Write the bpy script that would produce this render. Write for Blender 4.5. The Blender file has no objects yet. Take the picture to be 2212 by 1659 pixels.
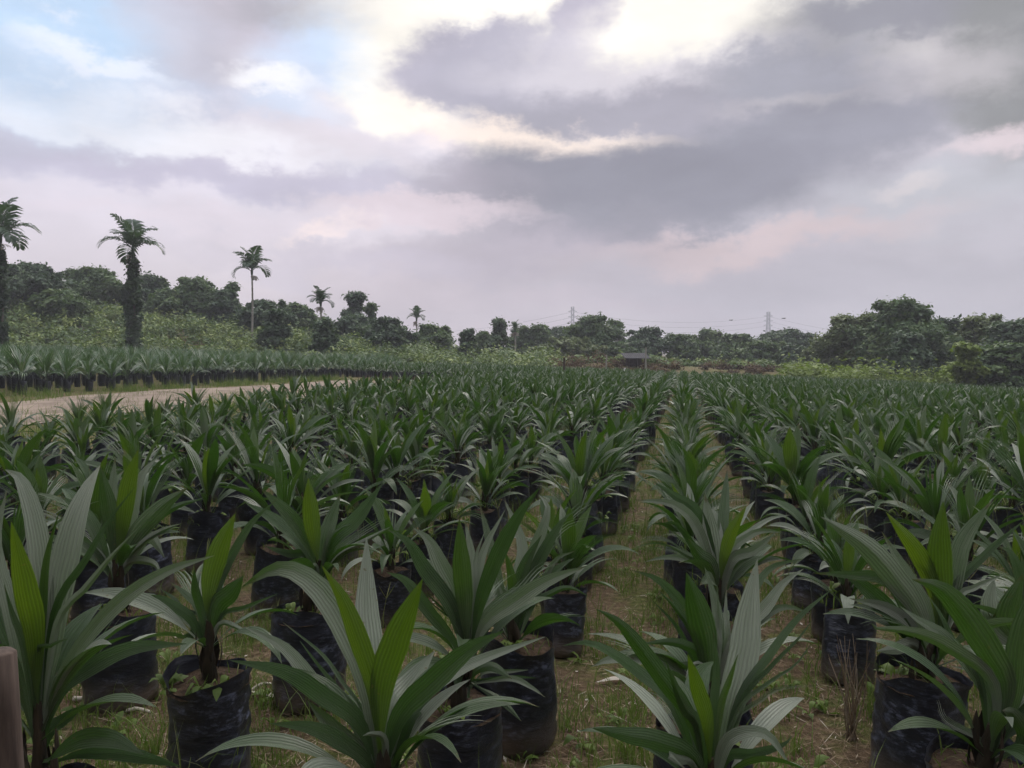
import bpy, math, random
import numpy as np
from mathutils import Vector
R = math.radians
scene = bpy.context.scene
COL = scene.collection

# ------------------------------------------------------------------ camera
F = 780.0                      # focal length in pixels of a 1024 wide picture
CAMH = 1.45
PITCH = math.atan(32.0 / F)    # looks slightly down, horizon above the middle
cd = bpy.data.cameras.new('camera'); cam = bpy.data.objects.new('camera', cd); COL.objects.link(cam)
cam.location = (0, 0, CAMH); cam.rotation_euler = (R(90) - PITCH, 0, 0)
cd.sensor_width = 36; cd.lens = 36 * F / 1024; cd.clip_end = 6000; cd.clip_start = 0.05
scene.camera = cam
scene.render.resolution_x = 1024; scene.render.resolution_y = 768
scene.view_settings.view_transform = 'Standard'; scene.view_settings.look = 'None'
scene.view_settings.exposure = 0.22; scene.view_settings.gamma = 1.0
FW = np.array([0, math.cos(PITCH), -math.sin(PITCH)]); UP = np.array([0, math.sin(PITCH), math.cos(PITCH)]); RT = np.array([1., 0, 0])
CAM = np.array([0, 0, CAMH])

def at(x, y, D):
    """point at depth D seen at (x, y) of the 2212 x 1659 photograph"""
    px = x * 1024 / 2212 - 512; py = 384 - y * 1024 / 2212
    return CAM + D * (FW + RT * px / F + UP * py / F)

# ------------------------------------------------------------------ world
SUN_EL, SUN_AZ = 38.0, 14.0    # azimuth clockwise from +Y (straight ahead)
def srgb(c): return tuple(((v + .055) / 1.055) ** 2.4 if v > .04045 else v / 12.92 for v in c)
world = bpy.data.worlds.new('World'); scene.world = world; world.use_nodes = True
nt = world.node_tree; nt.nodes.clear()
def N(tree, t, **kw):
    n = tree.nodes.new(t)
    for k, v in kw.items(): setattr(n, k, v)
    return n
def math_(tree, op, a, b=None, c=None, clamp=False):
    n = N(tree, 'ShaderNodeMath', operation=op); n.use_clamp = clamp
    for i, v in enumerate((a, b, c)):
        if v is None: continue
        if isinstance(v, (int, float)): n.inputs[i].default_value = v
        else: tree.links.new(v, n.inputs[i])
    return n.outputs[0]
L = nt.links.new
out = N(nt, 'ShaderNodeOutputWorld'); bg = N(nt, 'ShaderNodeBackground'); bg.inputs['Strength'].default_value = 0.1
L(bg.outputs[0], out.inputs[0])
sky = N(nt, 'ShaderNodeTexSky', sky_type='NISHITA'); sky.sun_disc = False
sky.sun_elevation = R(SUN_EL); sky.sun_rotation = R(SUN_AZ); sky.air_density = 1.2; sky.dust_density = 2.0
tc = N(nt, 'ShaderNodeTexCoord'); sx = N(nt, 'ShaderNodeSeparateXYZ'); L(tc.outputs['Generated'], sx.inputs[0])
az = math_(nt, 'ARCTAN2', sx.outputs[0], sx.outputs[1]); el = math_(nt, 'ARCSINE', sx.outputs[2])
cxyz = N(nt, 'ShaderNodeCombineXYZ'); L(az, cxyz.inputs[0]); L(el, cxyz.inputs[1])
# two warps: a broad one and a fine billowy one
def warp(scale, amp, detail, rough, stretch=(1, 1, 1)):
    mp = N(nt, 'ShaderNodeMapping'); mp.inputs['Scale'].default_value = stretch; L(tc.outputs['Generated'], mp.inputs[0])
    nz = N(nt, 'ShaderNodeTexNoise'); nz.inputs['Scale'].default_value = scale; nz.inputs['Detail'].default_value = detail
    nz.inputs['Roughness'].default_value = rough; L(mp.outputs[0], nz.inputs['Vector'])
    sb = N(nt, 'ShaderNodeVectorMath', operation='SUBTRACT'); L(nz.outputs['Color'], sb.inputs[0]); sb.inputs[1].default_value = (.5, .5, .5)
    ml = N(nt, 'ShaderNodeVectorMath', operation='SCALE'); L(sb.outputs[0], ml.inputs[0]); ml.inputs['Scale'].default_value = amp
    return ml.outputs[0]
w1 = warp(3.4, .20, 10, .62, (1, 1, 1.7))
ad = N(nt, 'ShaderNodeVectorMath', operation='ADD'); L(cxyz.outputs[0], ad.inputs[0]); L(w1, ad.inputs[1])
w2 = warp(15, .035, 6, .6, (1, 1, 1.5))
ad2 = N(nt, 'ShaderNodeVectorMath', operation='ADD'); L(ad.outputs[0], ad2.inputs[0]); L(w2, ad2.inputs[1])
UV = ad2.outputs[0]
# base: greyish lilac, paler with height, bright and grey overhead
rampn = N(nt, 'ShaderNodeValToRGB'); cr = rampn.color_ramp
stops = [(-.02, (.72, .68, .71)), (.03, (.76, .71, .75)), (.10, (.84, .80, .84)), (.2, (.86, .83, .88)), (.34, (.88, .87, .92)), (.5, (.88, .89, .94)), (.75, (.97, .98, 1.0))]
mr = N(nt, 'ShaderNodeMapRange'); L(el, mr.inputs[0]); mr.inputs[1].default_value = -.1; mr.inputs[2].default_value = 1.0
L(mr.outputs[0], rampn.inputs[0])
while len(cr.elements) < len(stops): cr.elements.new(.5)
for e, (p, c) in zip(cr.elements, stops):
    e.position = (p + .1) / 1.1; e.color = (*srgb(c), 1)
sc10 = N(nt, 'ShaderNodeVectorMath', operation='SCALE'); L(rampn.outputs[0], sc10.inputs[0]); gn = N(nt, 'ShaderNodeMapRange', interpolation_type='SMOOTHSTEP'); L(el, gn.inputs[0]); gn.inputs[1].default_value = .5; gn.inputs[2].default_value = .95; gn.inputs[3].default_value = 10.5; gn.inputs[4].default_value = 27  # overhead sky out of view brightened to light the leaf tops
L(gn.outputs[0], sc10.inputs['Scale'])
def mixc(a, b, fac):
    m = N(nt, 'ShaderNodeMix', data_type='RGBA')
    if isinstance(fac, (int, float)): m.inputs[0].default_value = fac
    else: L(fac, m.inputs[0])
    L(a, m.inputs[6])
    if isinstance(b, tuple): m.inputs[7].default_value = (*b, 1)
    else: L(b, m.inputs[7])
    return m.outputs[2]
cur = mixc(sky.outputs[0], sc10.outputs[0], .9)
def ang(x, y):
    d = at(x, y, 1.0) - CAM; d = d / np.linalg.norm(d)
    return math.atan2(d[0], d[1]), math.asin(d[2])
def blob(x, y, rx, ry, rot, col, op=1.0, soft=.55):
    global cur
    if sum(col) / 3 < .81: col = tuple(c * .975 for c in col)
    u, v = ang(x, y); k = 1024 / 2212 / F
    mp = N(nt, 'ShaderNodeMapping', vector_type='TEXTURE')
    mp.inputs['Location'].default_value = (u, v, 0); mp.inputs['Rotation'].default_value = (0, 0, R(rot))
    mp.inputs['Scale'].default_value = (rx * k, ry * k, 1e3); L(UV, mp.inputs[0])
    ln = N(nt, 'ShaderNodeVectorMath', operation='LENGTH'); L(mp.outputs[0], ln.inputs[0])
    m = N(nt, 'ShaderNodeMapRange', interpolation_type='SMOOTHSTEP'); L(ln.outputs['Value'], m.inputs[0])
    m.inputs[1].default_value = 1 + soft; m.inputs[2].default_value = max(1 - soft, 0); m.inputs[3].default_value = 0; m.inputs[4].default_value = op
    cur = mixc(cur, tuple(10 * c for c in srgb(col)), m.outputs[0])
W_ = (1.0, .98, .945)
for b in [
    (1980, 520, 760, 420, 0, (.72, .71, .75), .85, .6),
    (1250, 620, 520, 90, 0, (.72, .67, .72), .6, .6),
    (100, 60, 330, 200, 0, (.71, .82, .94), .95, .4),
    (700, 110, 190, 140, 0, (.76, .85, .97), 1., .35),
    (640, 245, 150, 60, 0, (.80, .86, .95), .8, .5),
    (860, 385, 140, 40, 0, (.85, .88, .94), .6, .5),
    (560, 295, 400, 40, -10, (.85, .82, .87), .7, .6),
    (230, 255, 380, 55, -8, (.96, .955, .98), .9, .6),
    (200, 140, 130, 20, -8, (.88, .91, .97), .8, .6),
    (590, 170, 80, 28, 0, (1.0, 1.0, 1.02), 1., .5),
    (200, 335, 420, 26, -8, (.79, .78, .85), .85, .7),
    (470, 395, 520, 26, -2, (.78, .76, .84), .8, .7),
    (480, 60, 170, 125, 0, (.80, .77, .82), .95, .4),
    (430, 90, 110, 80, 0, (.73, .72, .77), .6, .7),
    (770, -5, 260, 42, 5, (.70, .69, .73), .95, .5),
    (350, 110, 70, 60, 0, (.83, .78, .81), .6, .7),
    (950, 270, 330, 75, -14, (.95, .90, .90), .85, .5),
    (740, 330, 190, 45, -15, (.87, .84, .87), .7, .7),
    (1330, 30, 580, 150, 0, W_, 1.0, .25),
    (1820, 50, 220, 75, -22, W_, 1.0, .25),
    (840, 190, 95, 105, 0, W_, 1.0, .25),
    (910, 120, 130, 75, 35, W_, 1.0, .25),
    (1040, 285, 210, 50, -20, (1.02, .98, .94), 1.0, .4),
    (1030, 150, 160, 65, 0, (.77, .75, .81), 1.0, .3),
    (1255, 55, 65, 95, 0, (.76, .74, .80), 1.0, .3),
    (1170, 195, 260, 90, -12, (.69, .68, .74), 1.0, .35),
    (1480, 145, 340, 60, 0, (.86, .84, .87), .9, .6),
    (1500, 255, 430, 72, 3, (.66, .65, .70), 1.0, .45),
    (1770, 175, 220, 55, -8, (.66, .66, .71), 1.0, .4),
    (1830, 218, 200, 20, -3, (.79, .77, .79), .85, .7),
    (1500, 55, 200, 55, 0, W_, .95, .5),
    (1250, 318, 270, 36, -4, (.96, .90, .86), 1., .5),
    (1640, 325, 430, 70, 9, (.60, .60, .65), 1.0, .45),
    (1370, 425, 430, 105, 2, (.555, .555, .605), 1.0, .35),
    (1300, 515, 200, 42, 0, (.585, .58, .63), .9, .5),
    (1000, 425, 150, 50, 0, (.70, .67, .72), .6, .8),
    (2080, 5, 340, 75, 0, (.59, .59, .63), 1.0, .4),
    (2210, 120, 100, 180, 0, (.56, .565, .575), 1.0, .5),
    (2080, 135, 120, 45, 0, (.80, .78, .80), .7, .7),
    (2080, 420, 200, 60, 0, (.77, .78, .81), .6, .7),
    (2180, 305, 90, 22, 0, (.90, .84, .86), .8, .7),
    (1960, 410, 50, 22, 0, (.84, .81, .82), .7, .6),
    (1600, 545, 330, 26, 6, (.83, .76, .77), .9, .6),
    (1100, 560, 300, 45, 0, (.69, .66, .71), .65, .6),
    (1700, 610, 500, 34, 0, (.70, .69, .73), .6, .7),
    (690, 502, 60, 16, 12, (1.0, .93, .92), 1., .7),
    (770, 488, 40, 10, 5, (.95, .89, .89), .9, .7),
    (900, 480, 220, 22, -4, (.88, .82, .85), .8, .6),
    (450, 480, 300, 20, 0, (.88, .84, .88), .6, .8),
    (740, 560, 260, 22, -5, (.79, .76, .82), .5, .8),
    (690, 120, 120, 80, 25, (.78, .85, .95), .7, .65),
    (110, 70, 230, 130, 0, (.74, .83, .93), .55, .6),
    (200, 145, 120, 16, -8, (.90, .92, .97), .8, .6),
    (600, 178, 80, 22, 4, (.98, .98, 1.0), .85, .8),
]: blob(*b)
# fine cloud texture, broken brightness
nz = N(nt, 'ShaderNodeTexNoise'); nz.inputs['Scale'].default_value = 5.0; nz.inputs['Detail'].default_value = 8; nz.inputs['Roughness'].default_value = .55
mpz = N(nt, 'ShaderNodeMapping'); mpz.inputs['Scale'].default_value = (1, 1, 2.6); L(tc.outputs['Generated'], mpz.inputs[0]); L(mpz.outputs[0], nz.inputs['Vector'])
mz = N(nt, 'ShaderNodeMapRange'); L(nz.outputs['Fac'], mz.inputs[0]); mz.inputs[1].default_value = .3; mz.inputs[2].default_value = .7; mz.inputs[3].default_value = .88; mz.inputs[4].default_value = 1.10
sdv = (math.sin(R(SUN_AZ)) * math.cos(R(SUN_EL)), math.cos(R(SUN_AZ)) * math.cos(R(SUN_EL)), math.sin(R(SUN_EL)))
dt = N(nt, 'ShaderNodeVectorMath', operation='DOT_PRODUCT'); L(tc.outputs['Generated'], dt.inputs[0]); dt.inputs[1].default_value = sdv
dg = N(nt, 'ShaderNodeMapRange', interpolation_type='SMOOTHSTEP'); L(dt.outputs['Value'], dg.inputs[0]); dg.inputs[1].default_value = -.4; dg.inputs[2].default_value = .5; dg.inputs[3].default_value = .10; dg.inputs[4].default_value = 1.0  # unseen sky behind the camera dimmed to deepen contrast on the plants
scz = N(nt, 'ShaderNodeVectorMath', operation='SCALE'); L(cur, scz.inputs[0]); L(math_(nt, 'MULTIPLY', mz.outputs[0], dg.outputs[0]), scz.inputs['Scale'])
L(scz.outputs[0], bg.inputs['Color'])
try: world.cycles.sampling_method = 'MANUAL'; world.cycles.sample_map_resolution = 512
except Exception: pass

sl = bpy.data.lights.new('sun', 'SUN'); sl.energy = 1.35; sl.angle = R(20); sl.color = (1.0, .93, .84)
so = bpy.data.objects.new('sun', sl); COL.objects.link(so)
sd = Vector((math.sin(R(SUN_AZ)) * math.cos(R(SUN_EL)), math.cos(R(SUN_AZ)) * math.cos(R(SUN_EL)), math.sin(R(SUN_EL))))
so.rotation_euler = sd.to_track_quat('Z', 'Y').to_euler()

# ------------------------------------------------------------------ helpers
def tag(o, label=None, cat=None, group=None, kind=None):
    if label: o['label'] = label
    if cat: o['category'] = cat
    if group: o['group'] = group
    if kind: o['kind'] = kind
    return o
def empty(name, loc, rz=0, parent=None):
    o = bpy.data.objects.new(name, None); COL.objects.link(o); o.location = loc; o.rotation_euler = (0, 0, rz)
    o.empty_display_size = .1
    if parent: o.parent = parent
    return o
class MB:
    """vertex / quad collector"""
    def __init__(s): s.v = []; s.f = []; s.uv = []; s.r = []; s.m = []; s.n = 0
    def add(s, v, f, uv=None, r=0., m=0):
        v = np.asarray(v, float).reshape(-1, 3); f = np.asarray(f, int).reshape(-1, 4)
        s.v.append(v); s.f.append(f + s.n); s.n += len(v)
        s.uv.append(np.zeros((len(v), 2)) if uv is None else np.asarray(uv, float))
        s.r.append(np.full(len(v), r, float) if np.isscalar(r) else np.asarray(r, float))
        s.m.append(np.full(len(f), m, int))
    def merge(s, o, M=None, t=None, r=None):
        v, f, uv, rr, mm = o.arrays()
        if M is not None: v = v @ np.asarray(M).T
        if t is not None: v = v + np.asarray(t)
        s.v.append(v); s.f.append(f + s.n); s.n += len(v); s.uv.append(uv); s.r.append(rr if r is None else (rr + r) % 1.0 if np.isscalar(r) else r); s.m.append(mm)
    def arrays(s):
        return np.concatenate(s.v), np.concatenate(s.f), np.concatenate(s.uv), np.concatenate(s.r), np.concatenate(s.m)
    def mesh(s, name, mats, smooth=True):
        v, f, uv, r, m = s.arrays()
        me = bpy.data.meshes.new(name)
        # a quad whose last two corners coincide is written as a triangle
        tri = f[:, 2] == f[:, 3]
        tot = np.where(tri, 3, 4); start = np.concatenate([[0], np.cumsum(tot)[:-1]])
        mask = np.ones(f.shape, bool); mask[tri, 3] = False
        loops = f[mask]
        me.vertices.add(len(v)); me.vertices.foreach_set('co', v.astype(np.float32).ravel())
        me.loops.add(len(loops)); me.loops.foreach_set('vertex_index', loops.astype(np.int32))
        me.polygons.add(len(f)); me.polygons.foreach_set('loop_start', start.astype(np.int32)); me.polygons.foreach_set('loop_total', tot.astype(np.int32))
        me.polygons.foreach_set('material_index', m.astype(np.int32))
        me.polygons.foreach_set('use_smooth', np.full(len(f), smooth, bool))
        ul = me.uv_layers.new(name='UVMap'); ul.data.foreach_set('uv', uv[loops].astype(np.float32).ravel())
        a = me.attributes.new('rnd', 'FLOAT', 'POINT'); a.data.foreach_set('value', r.astype(np.float32))
        for mt in (mats if isinstance(mats, (list, tuple)) else [mats]): me.materials.append(mt)
        me.update(calc_edges=True); me.validate()
        return me
    def build(s, name, mats, parent=None, smooth=True, loc=None):
        o = bpy.data.objects.new(name, s.mesh(name, mats, smooth)); COL.objects.link(o)
        if parent: o.parent = parent
        if loc is not None: o.location = loc
        return o
def link(name, me, parent=None, loc=(0, 0, 0)):
    o = bpy.data.objects.new(name, me); COL.objects.link(o); o.location = loc
    if parent: o.parent = parent
    return o
def norm(a): return a / np.maximum(np.linalg.norm(a, axis=-1, keepdims=True), 1e-9)
def gridf(nr, nc, closed=False):
    i = np.arange(nr - 1)[:, None]; j = np.arange(nc if closed else nc - 1)[None]
    a = i * nc + j; b = i * nc + (j + 1) % nc
    return np.stack([a, b, b + nc, a + nc], -1).reshape(-1, 4)
def tube(mb, pts, rad, n=8, r=0., m=0, cap=True, jit=0., rng=None):
    pts = np.asarray(pts, float); rad = np.broadcast_to(np.asarray(rad, float), (len(pts),))
    T = norm(np.gradient(pts, axis=0)); ref = np.array([0, 0, 1.]) if abs(T[:, 2]).mean() < .8 else np.array([1., 0, 0])
    A = norm(np.cross(T, ref)); B = np.cross(T, A)
    th = np.arange(n) / n * 2 * np.pi
    rr = rad[:, None] * (1 + (jit * rng.standard_normal((len(pts), n)) if rng is not None else 0))
    v = pts[:, None] + A[:, None] * (np.cos(th) * rr)[..., None] + B[:, None] * (np.sin(th) * rr)[..., None]
    uv = np.stack(np.broadcast_arrays(th / 6.283, np.linspace(0, 1, len(pts))[:, None]), -1).reshape(-1, 2)
    mb.add(v, gridf(len(pts), n, True), uv, r, m)
    if cap:
        for k, fl in ((0, 1), (-1, 0)):
            c = v[k]; vv = np.concatenate([c, pts[k][None]]); i = np.arange(n); j = (i + 1) % n
            f = np.stack([i, j, np.full(n, n), np.full(n, n)], -1) if fl == 0 else np.stack([j, i, np.full(n, n), np.full(n, n)], -1)
            mb.add(vv, f, None, r, m)
def box(mb, lo, hi, r=0., m=0):
    x0, y0, z0 = lo; x1, y1, z1 = hi
    v = [(x0, y0, z0), (x1, y0, z0), (x1, y1, z0), (x0, y1, z0), (x0, y0, z1), (x1, y0, z1), (x1, y1, z1), (x0, y1, z1)]
    mb.add(v, [(0, 3, 2, 1), (4, 5, 6, 7), (0, 1, 5, 4), (1, 2, 6, 5), (2, 3, 7, 6), (3, 0, 4, 7)], None, r, m)
def curve(P, n):
    """smooth curve through the points, n+1 evenly spread samples"""
    P = np.asarray(P, float)
    Q = np.vstack([2 * P[0] - P[1], P, 2 * P[-1] - P[-2]]); o = []
    for i in range(1, len(Q) - 2):
        t = np.linspace(0, 1, 16, endpoint=False)[:, None]; a, b, c, d = Q[i - 1], Q[i], Q[i + 1], Q[i + 2]
        o.append(.5 * ((2 * b) + (c - a) * t + (2 * a - 5 * b + 4 * c - d) * t ** 2 + (3 * b - a - 3 * c + d) * t ** 3))
    o = np.vstack(o + [P[-1][None]]); s = np.concatenate([[0], np.cumsum(np.linalg.norm(np.diff(o, axis=0), axis=1))])
    q = np.linspace(0, s[-1], n + 1)
    return np.stack([np.interp(q, s, o[:, k]) for k in range(3)], -1)

# ------------------------------------------------------------------ terrain
YAW = math.atan(.219)                       # the planting rows run 12 degrees right of the view
RD = np.array([math.sin(YAW), math.cos(YAW)]); RN = np.array([math.cos(YAW), -math.sin(YAW)])
def xy(lat, s): return lat * RN[0] + s * RD[0], lat * RN[1] + s * RD[1]
def sstep(a, b, x):
    t = np.clip((x - a) / (b - a), 0, 1); return t * t * (3 - 2 * t)
def ground_z(x, y):
    x = np.asarray(x, float); y = np.asarray(y, float)
    yy = np.maximum(y, 1.0); u = np.clip(x / yy, -1.1, 1.1)
    k = np.where(u < 0, -.006 - .028 * u, -.006 - .040 * u - .012 * u * u)
    D = np.clip(y, 0, 110)
    z = k * (np.maximum(D - 6, 0) - .5 * sstep(6, 12, D))
    bank = 5.2 * sstep(52, 78, y) * np.clip((.0 - u) / .62, 0, 1)
    z = z + np.where(y > 50, bank, 0)
    z = z + 1.15 * sstep(56, 66, y) * np.clip((u + .04) / .15, 0, 1)
    z = z + .03 * np.sin(x * 1.3 + 1) * np.sin(y * .9) * sstep(8, 20, y)
    return z

# ------------------------------------------------------------------ materials
def mat(name):
    m = bpy.data.materials.new(name); m.use_nodes = True; t = m.node_tree; t.nodes.clear()
    return m, t, N(t, 'ShaderNodeOutputMaterial')
def ramp(t, fac, stops, interp='LINEAR'):
    n = N(t, 'ShaderNodeValToRGB'); n.color_ramp.interpolation = interp
    while len(n.color_ramp.elements) < len(stops): n.color_ramp.elements.new(.5)
    for e, (p, c) in zip(n.color_ramp.elements, stops): e.position = p; e.color = (*c, 1)
    if fac is not None: t.links.new(fac, n.inputs[0])
    return n.outputs[0]
def noise(t, scale, detail=4, rough=.55, vec=None, out='Fac', stretch=None):
    n = N(t, 'ShaderNodeTexNoise'); n.inputs['Scale'].default_value = scale; n.inputs['Detail'].default_value = detail; n.inputs['Roughness'].default_value = rough
    if vec is None:
        g = N(t, 'ShaderNodeTexCoord'); vec = g.outputs['Object']
    if stretch:
        mp = N(t, 'ShaderNodeMapping'); mp.inputs['Scale'].default_value = stretch; t.links.new(vec, mp.inputs[0]); vec = mp.outputs[0]
    t.links.new(vec, n.inputs['Vector']); return n.outputs[out]
def mixm(t, a, b, fac, mode='MIX'):
    m = N(t, 'ShaderNodeMix', data_type='RGBA', blend_type=mode)
    for s, v in ((0, fac), (6, a), (7, b)):
        if isinstance(v, (int, float)): m.inputs[s].default_value = v
        elif isinstance(v, tuple): m.inputs[s].default_value = (*v, 1)
        else: t.links.new(v, m.inputs[s])
    return m.outputs[2]
def bump(t, h, strength=.3, dist=.01):
    b = N(t, 'ShaderNodeBump'); b.inputs['Strength'].default_value = strength; b.inputs['Distance'].default_value = dist
    t.links.new(h, b.inputs['Height']); return b.outputs[0]
def principled(t, col, rough, spec=.5, nrm=None):
    p = N(t, 'ShaderNodeBsdfPrincipled')
    if isinstance(col, tuple): p.inputs['Base Color'].default_value = (*col, 1)
    else: t.links.new(col, p.inputs['Base Color'])
    if isinstance(rough, (int, float)): p.inputs['Roughness'].default_value = rough
    else: t.links.new(rough, p.inputs['Roughness'])
    p.inputs['Specular IOR Level'].default_value = spec
    if nrm is not None: t.links.new(nrm, p.inputs['Normal'])
    return p.outputs[0]
def simple(name, c1, c2, scale=8, rough=.8, bmp=.3, spec=.3, stretch=None, dist=.01):
    m, t, o = mat(name); f = noise(t, scale, 6, .6, stretch=stretch)
    c = ramp(t, f, [(.3, c1), (.7, c2)])
    t.links.new(principled(t, c, rough, spec, bump(t, f, bmp, dist)), o.inputs[0]); return m

def leaf_material(name, dark, light, dusty, young, trans_col, trans=.3, dust=.5, rough=.42, pleats=8, spec=.5, trans_young=None):
    """rnd attribute: lowest values take the painted pale sheen, the rest run oldest to youngest"""
    m, t, o = mat(name); lk = t.links.new
    at_ = N(t, 'ShaderNodeAttribute', attribute_name='rnd'); age = at_.outputs['Fac']
    oi = N(t, 'ShaderNodeObjectInfo')
    uvn = N(t, 'ShaderNodeUVMap'); sp = N(t, 'ShaderNodeSeparateXYZ'); lk(uvn.outputs[0], sp.inputs[0])
    ph = math_(t, 'ADD', math_(t, 'MULTIPLY', sp.outputs[0], 2 * math.pi * pleats), math_(t, 'MULTIPLY', noise(t, 14, 3, .5), 5.5))
    sn = math_(t, 'SINE', ph)
    fine = math_(t, 'SINE', math_(t, 'MULTIPLY', sp.outputs[0], 2 * math.pi * pleats * 4.3))
    n1 = noise(t, 9, 5, .6); n2 = noise(t, 40, 3, .6, vec=uvn.outputs[0], stretch=(1.6, .08, 1))
    base = mixm(t, dark, light, ramp(t, n1, [(.3, (0, 0, 0)), (.7, (1, 1, 1))]))
    yf = ramp(t, age, [(.80, (0, 0, 0)), (.99, (1, 1, 1))])
    yf = math_(t, 'MULTIPLY', yf, math_(t, 'ADD', .25, math_(t, 'MULTIPLY', oi.outputs['Random'], .75)))
    base = mixm(t, base, young, yf)
    d = math_(t, 'MULTIPLY', ramp(t, n2, [(.38, (0, 0, 0)), (.66, (1, 1, 1))]), dust)
    d = math_(t, 'MULTIPLY', d, math_(t, 'SUBTRACT', 1.05, yf, clamp=True))
    wn = N(t, 'ShaderNodeTexWhiteNoise', noise_dimensions='2D'); cb = N(t, 'ShaderNodeCombineXYZ'); lk(math_(t, 'MULTIPLY', age, 77.), cb.inputs[0]); lk(math_(t, 'MULTIPLY', oi.outputs['Random'], 31.), cb.inputs[1]); lk(cb.outputs[0], wn.inputs['Vector'])
    d = math_(t, 'MULTIPLY', d, math_(t, 'ADD', math_(t, 'MULTIPLY', math_(t, 'POWER', wn.outputs['Value'], 2.2), 1.5), .12))
    d2 = math_(t, 'ADD', d, math_(t, 'MULTIPLY', ramp(t, noise(t, 3.5, 3, .5), [(.4, (0, 0, 0)), (.65, (1, 1, 1))]), dust * .22), clamp=True)
    base = mixm(t, base, dusty, d2)
    silver_sheen = math_(t, 'MULTIPLY', ramp(t, age, [(.11, (1, 1, 1)), (.20, (0, 0, 0))]), ramp(t, n2, [(.25, (.35, .35, .35)), (.6, (.95, .95, .95))]))  # sky sheen of the pale dusty fronds put into their colour
    base = mixm(t, base, (.33, .35, .28), silver_sheen)
    tipn = math_(t, 'ADD', sp.outputs[1], math_(t, 'MULTIPLY', math_(t, 'SUBTRACT', noise(t, 30, 3, .6), .5), .22))
    tipn = math_(t, 'ADD', tipn, math_(t, 'MULTIPLY', math_(t, 'SUBTRACT', wn.outputs['Value'], .8), .16))
    base = mixm(t, base, (.13, .085, .045), ramp(t, tipn, [(.93, (0, 0, 0)), (.985, (.85, .85, .85))]))
    spots = math_(t, 'MULTIPLY', ramp(t, noise(t, 55, 2, .5), [(.68, (0, 0, 0)), (.73, (1, 1, 1))]), ramp(t, noise(t, 5, 2, .5), [(.5, (0, 0, 0)), (.6, (.8, .8, .8))]))
    base = mixm(t, base, (.16, .12, .06), spots)
    vein = ramp(t, sn, [(.0, (.62, .62, .62)), (.35, (1, 1, 1))])      # darker along the pleat furrows
    base = mixm(t, base, vein, .38, 'MULTIPLY')
    h = math_(t, 'ADD', sn, math_(t, 'MULTIPLY', fine, .35))
    nrm = bump(t, h, .6, .004)
    p = principled(t, base, rough, spec, nrm)
    tr = N(t, 'ShaderNodeBsdfTranslucent')
    tcol = mixm(t, trans_col, trans_young or trans_col, yf); tcol = mixm(t, tcol, vein, .8, 'MULTIPLY'); lk(tcol, tr.inputs[0]); lk(nrm, tr.inputs[1])
    mx = N(t, 'ShaderNodeMixShader'); mx.inputs[0].default_value = trans; lk(p, mx.inputs[1]); lk(tr.outputs[0], mx.inputs[2])
    lk(mx.outputs[0], o.inputs[0]); return m
M_LEAF = leaf_material('oil_palm_leaf', (.014, .040, .007), (.036, .085, .014), (.25, .275, .20), (.05, .105, .010), (.035, .10, .006), .34, .6, rough=.38, spec=.4, trans_young=(.15, .25, .006))
M_LEAF_T = leaf_material('tall_oil_palm_leaf', (.045, .095, .040), (.085, .15, .06), (.20, .25, .20), (.06, .12, .02), (.05, .11, .02), .35, .5, pleats=2)

def foliage_material(name, cols, trans_col, trans=.25, rough=.6, spec=.25):
    m, t, o = mat(name); lk = t.links.new
    a = N(t, 'ShaderNodeAttribute', attribute_name='rnd')
    c = ramp(t, a.outputs['Fac'], [(i / (len(cols) - 1), c) for i, c in enumerate(cols)])
    p = principled(t, c, rough, spec)
    tr = N(t, 'ShaderNodeBsdfTranslucent'); tr.inputs[0].default_value = (*trans_col, 1)
    mx = N(t, 'ShaderNodeMixShader'); mx.inputs[0].default_value = trans; lk(p, mx.inputs[1]); lk(tr.outputs[0], mx.inputs[2])
    lk(mx.outputs[0], o.inputs[0]); return m
M_TREE = foliage_material('tree_leaves', [(.035, .066, .026), (.068, .115, .040), (.12, .165, .055)], (.09, .15, .03))
M_TREED = foliage_material('dark_tree_leaves', [(.028, .052, .028), (.050, .084, .040), (.085, .125, .052)], (.06, .11, .03), .22)
M_TREEO = foliage_material('olive_tree_leaves', [(.055, .082, .030), (.09, .12, .042), (.13, .16, .055)], (.11, .15, .03))
M_TREEY = foliage_material('yellow_green_leaves', [(.09, .13, .025), (.14, .19, .035), (.19, .24, .05)], (.16, .24, .02), .3)
M_SCRUB = foliage_material('scrub_leaves', [(.045, .08, .03), (.10, .15, .045), (.23, .27, .075)], (.12, .18, .03), .25)
M_PALM = foliage_material('areca_leaflets', [(.022, .05, .028), (.035, .07, .035), (.055, .09, .04)], (.05, .10, .02), .25, .45, .4)
M_BRACKEN = foliage_material('dry_bracken', [(.055, .038, .026), (.10, .062, .042), (.13, .10, .05)], (.10, .07, .03), .2, .9, .1)
M_GRASS = foliage_material('grass_blades', [(.045, .07, .014), (.08, .12, .022), (.12, .16, .035), (.24, .22, .10)], (.10, .17, .02), .35)
M_STRAW = foliage_material('straw_litter', [(.09, .055, .032), (.16, .11, .07), (.26, .20, .14), (.42, .38, .33)], (.1, .07, .04), .05, .85, .15)
M_BARK = simple('bark', (.07, .055, .045), (.19, .16, .13), 6, .9, .6, .2, (1, 1, .3), .03)
M_PALE_BARK = simple('pale_bark', (.22, .20, .17), (.36, .34, .30), 9, .85, .4, .2, (.3, .3, 3), .02)
M_FIBRE = simple('palm_stem_fibre', (.010, .009, .005), (.038, .026, .014), 60, .9, .9, .2, (1, 1, .15), .01)
M_PETIOLE = simple('petiole', (.04, .06, .02), (.08, .10, .035), 30, .5, .2)
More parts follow.
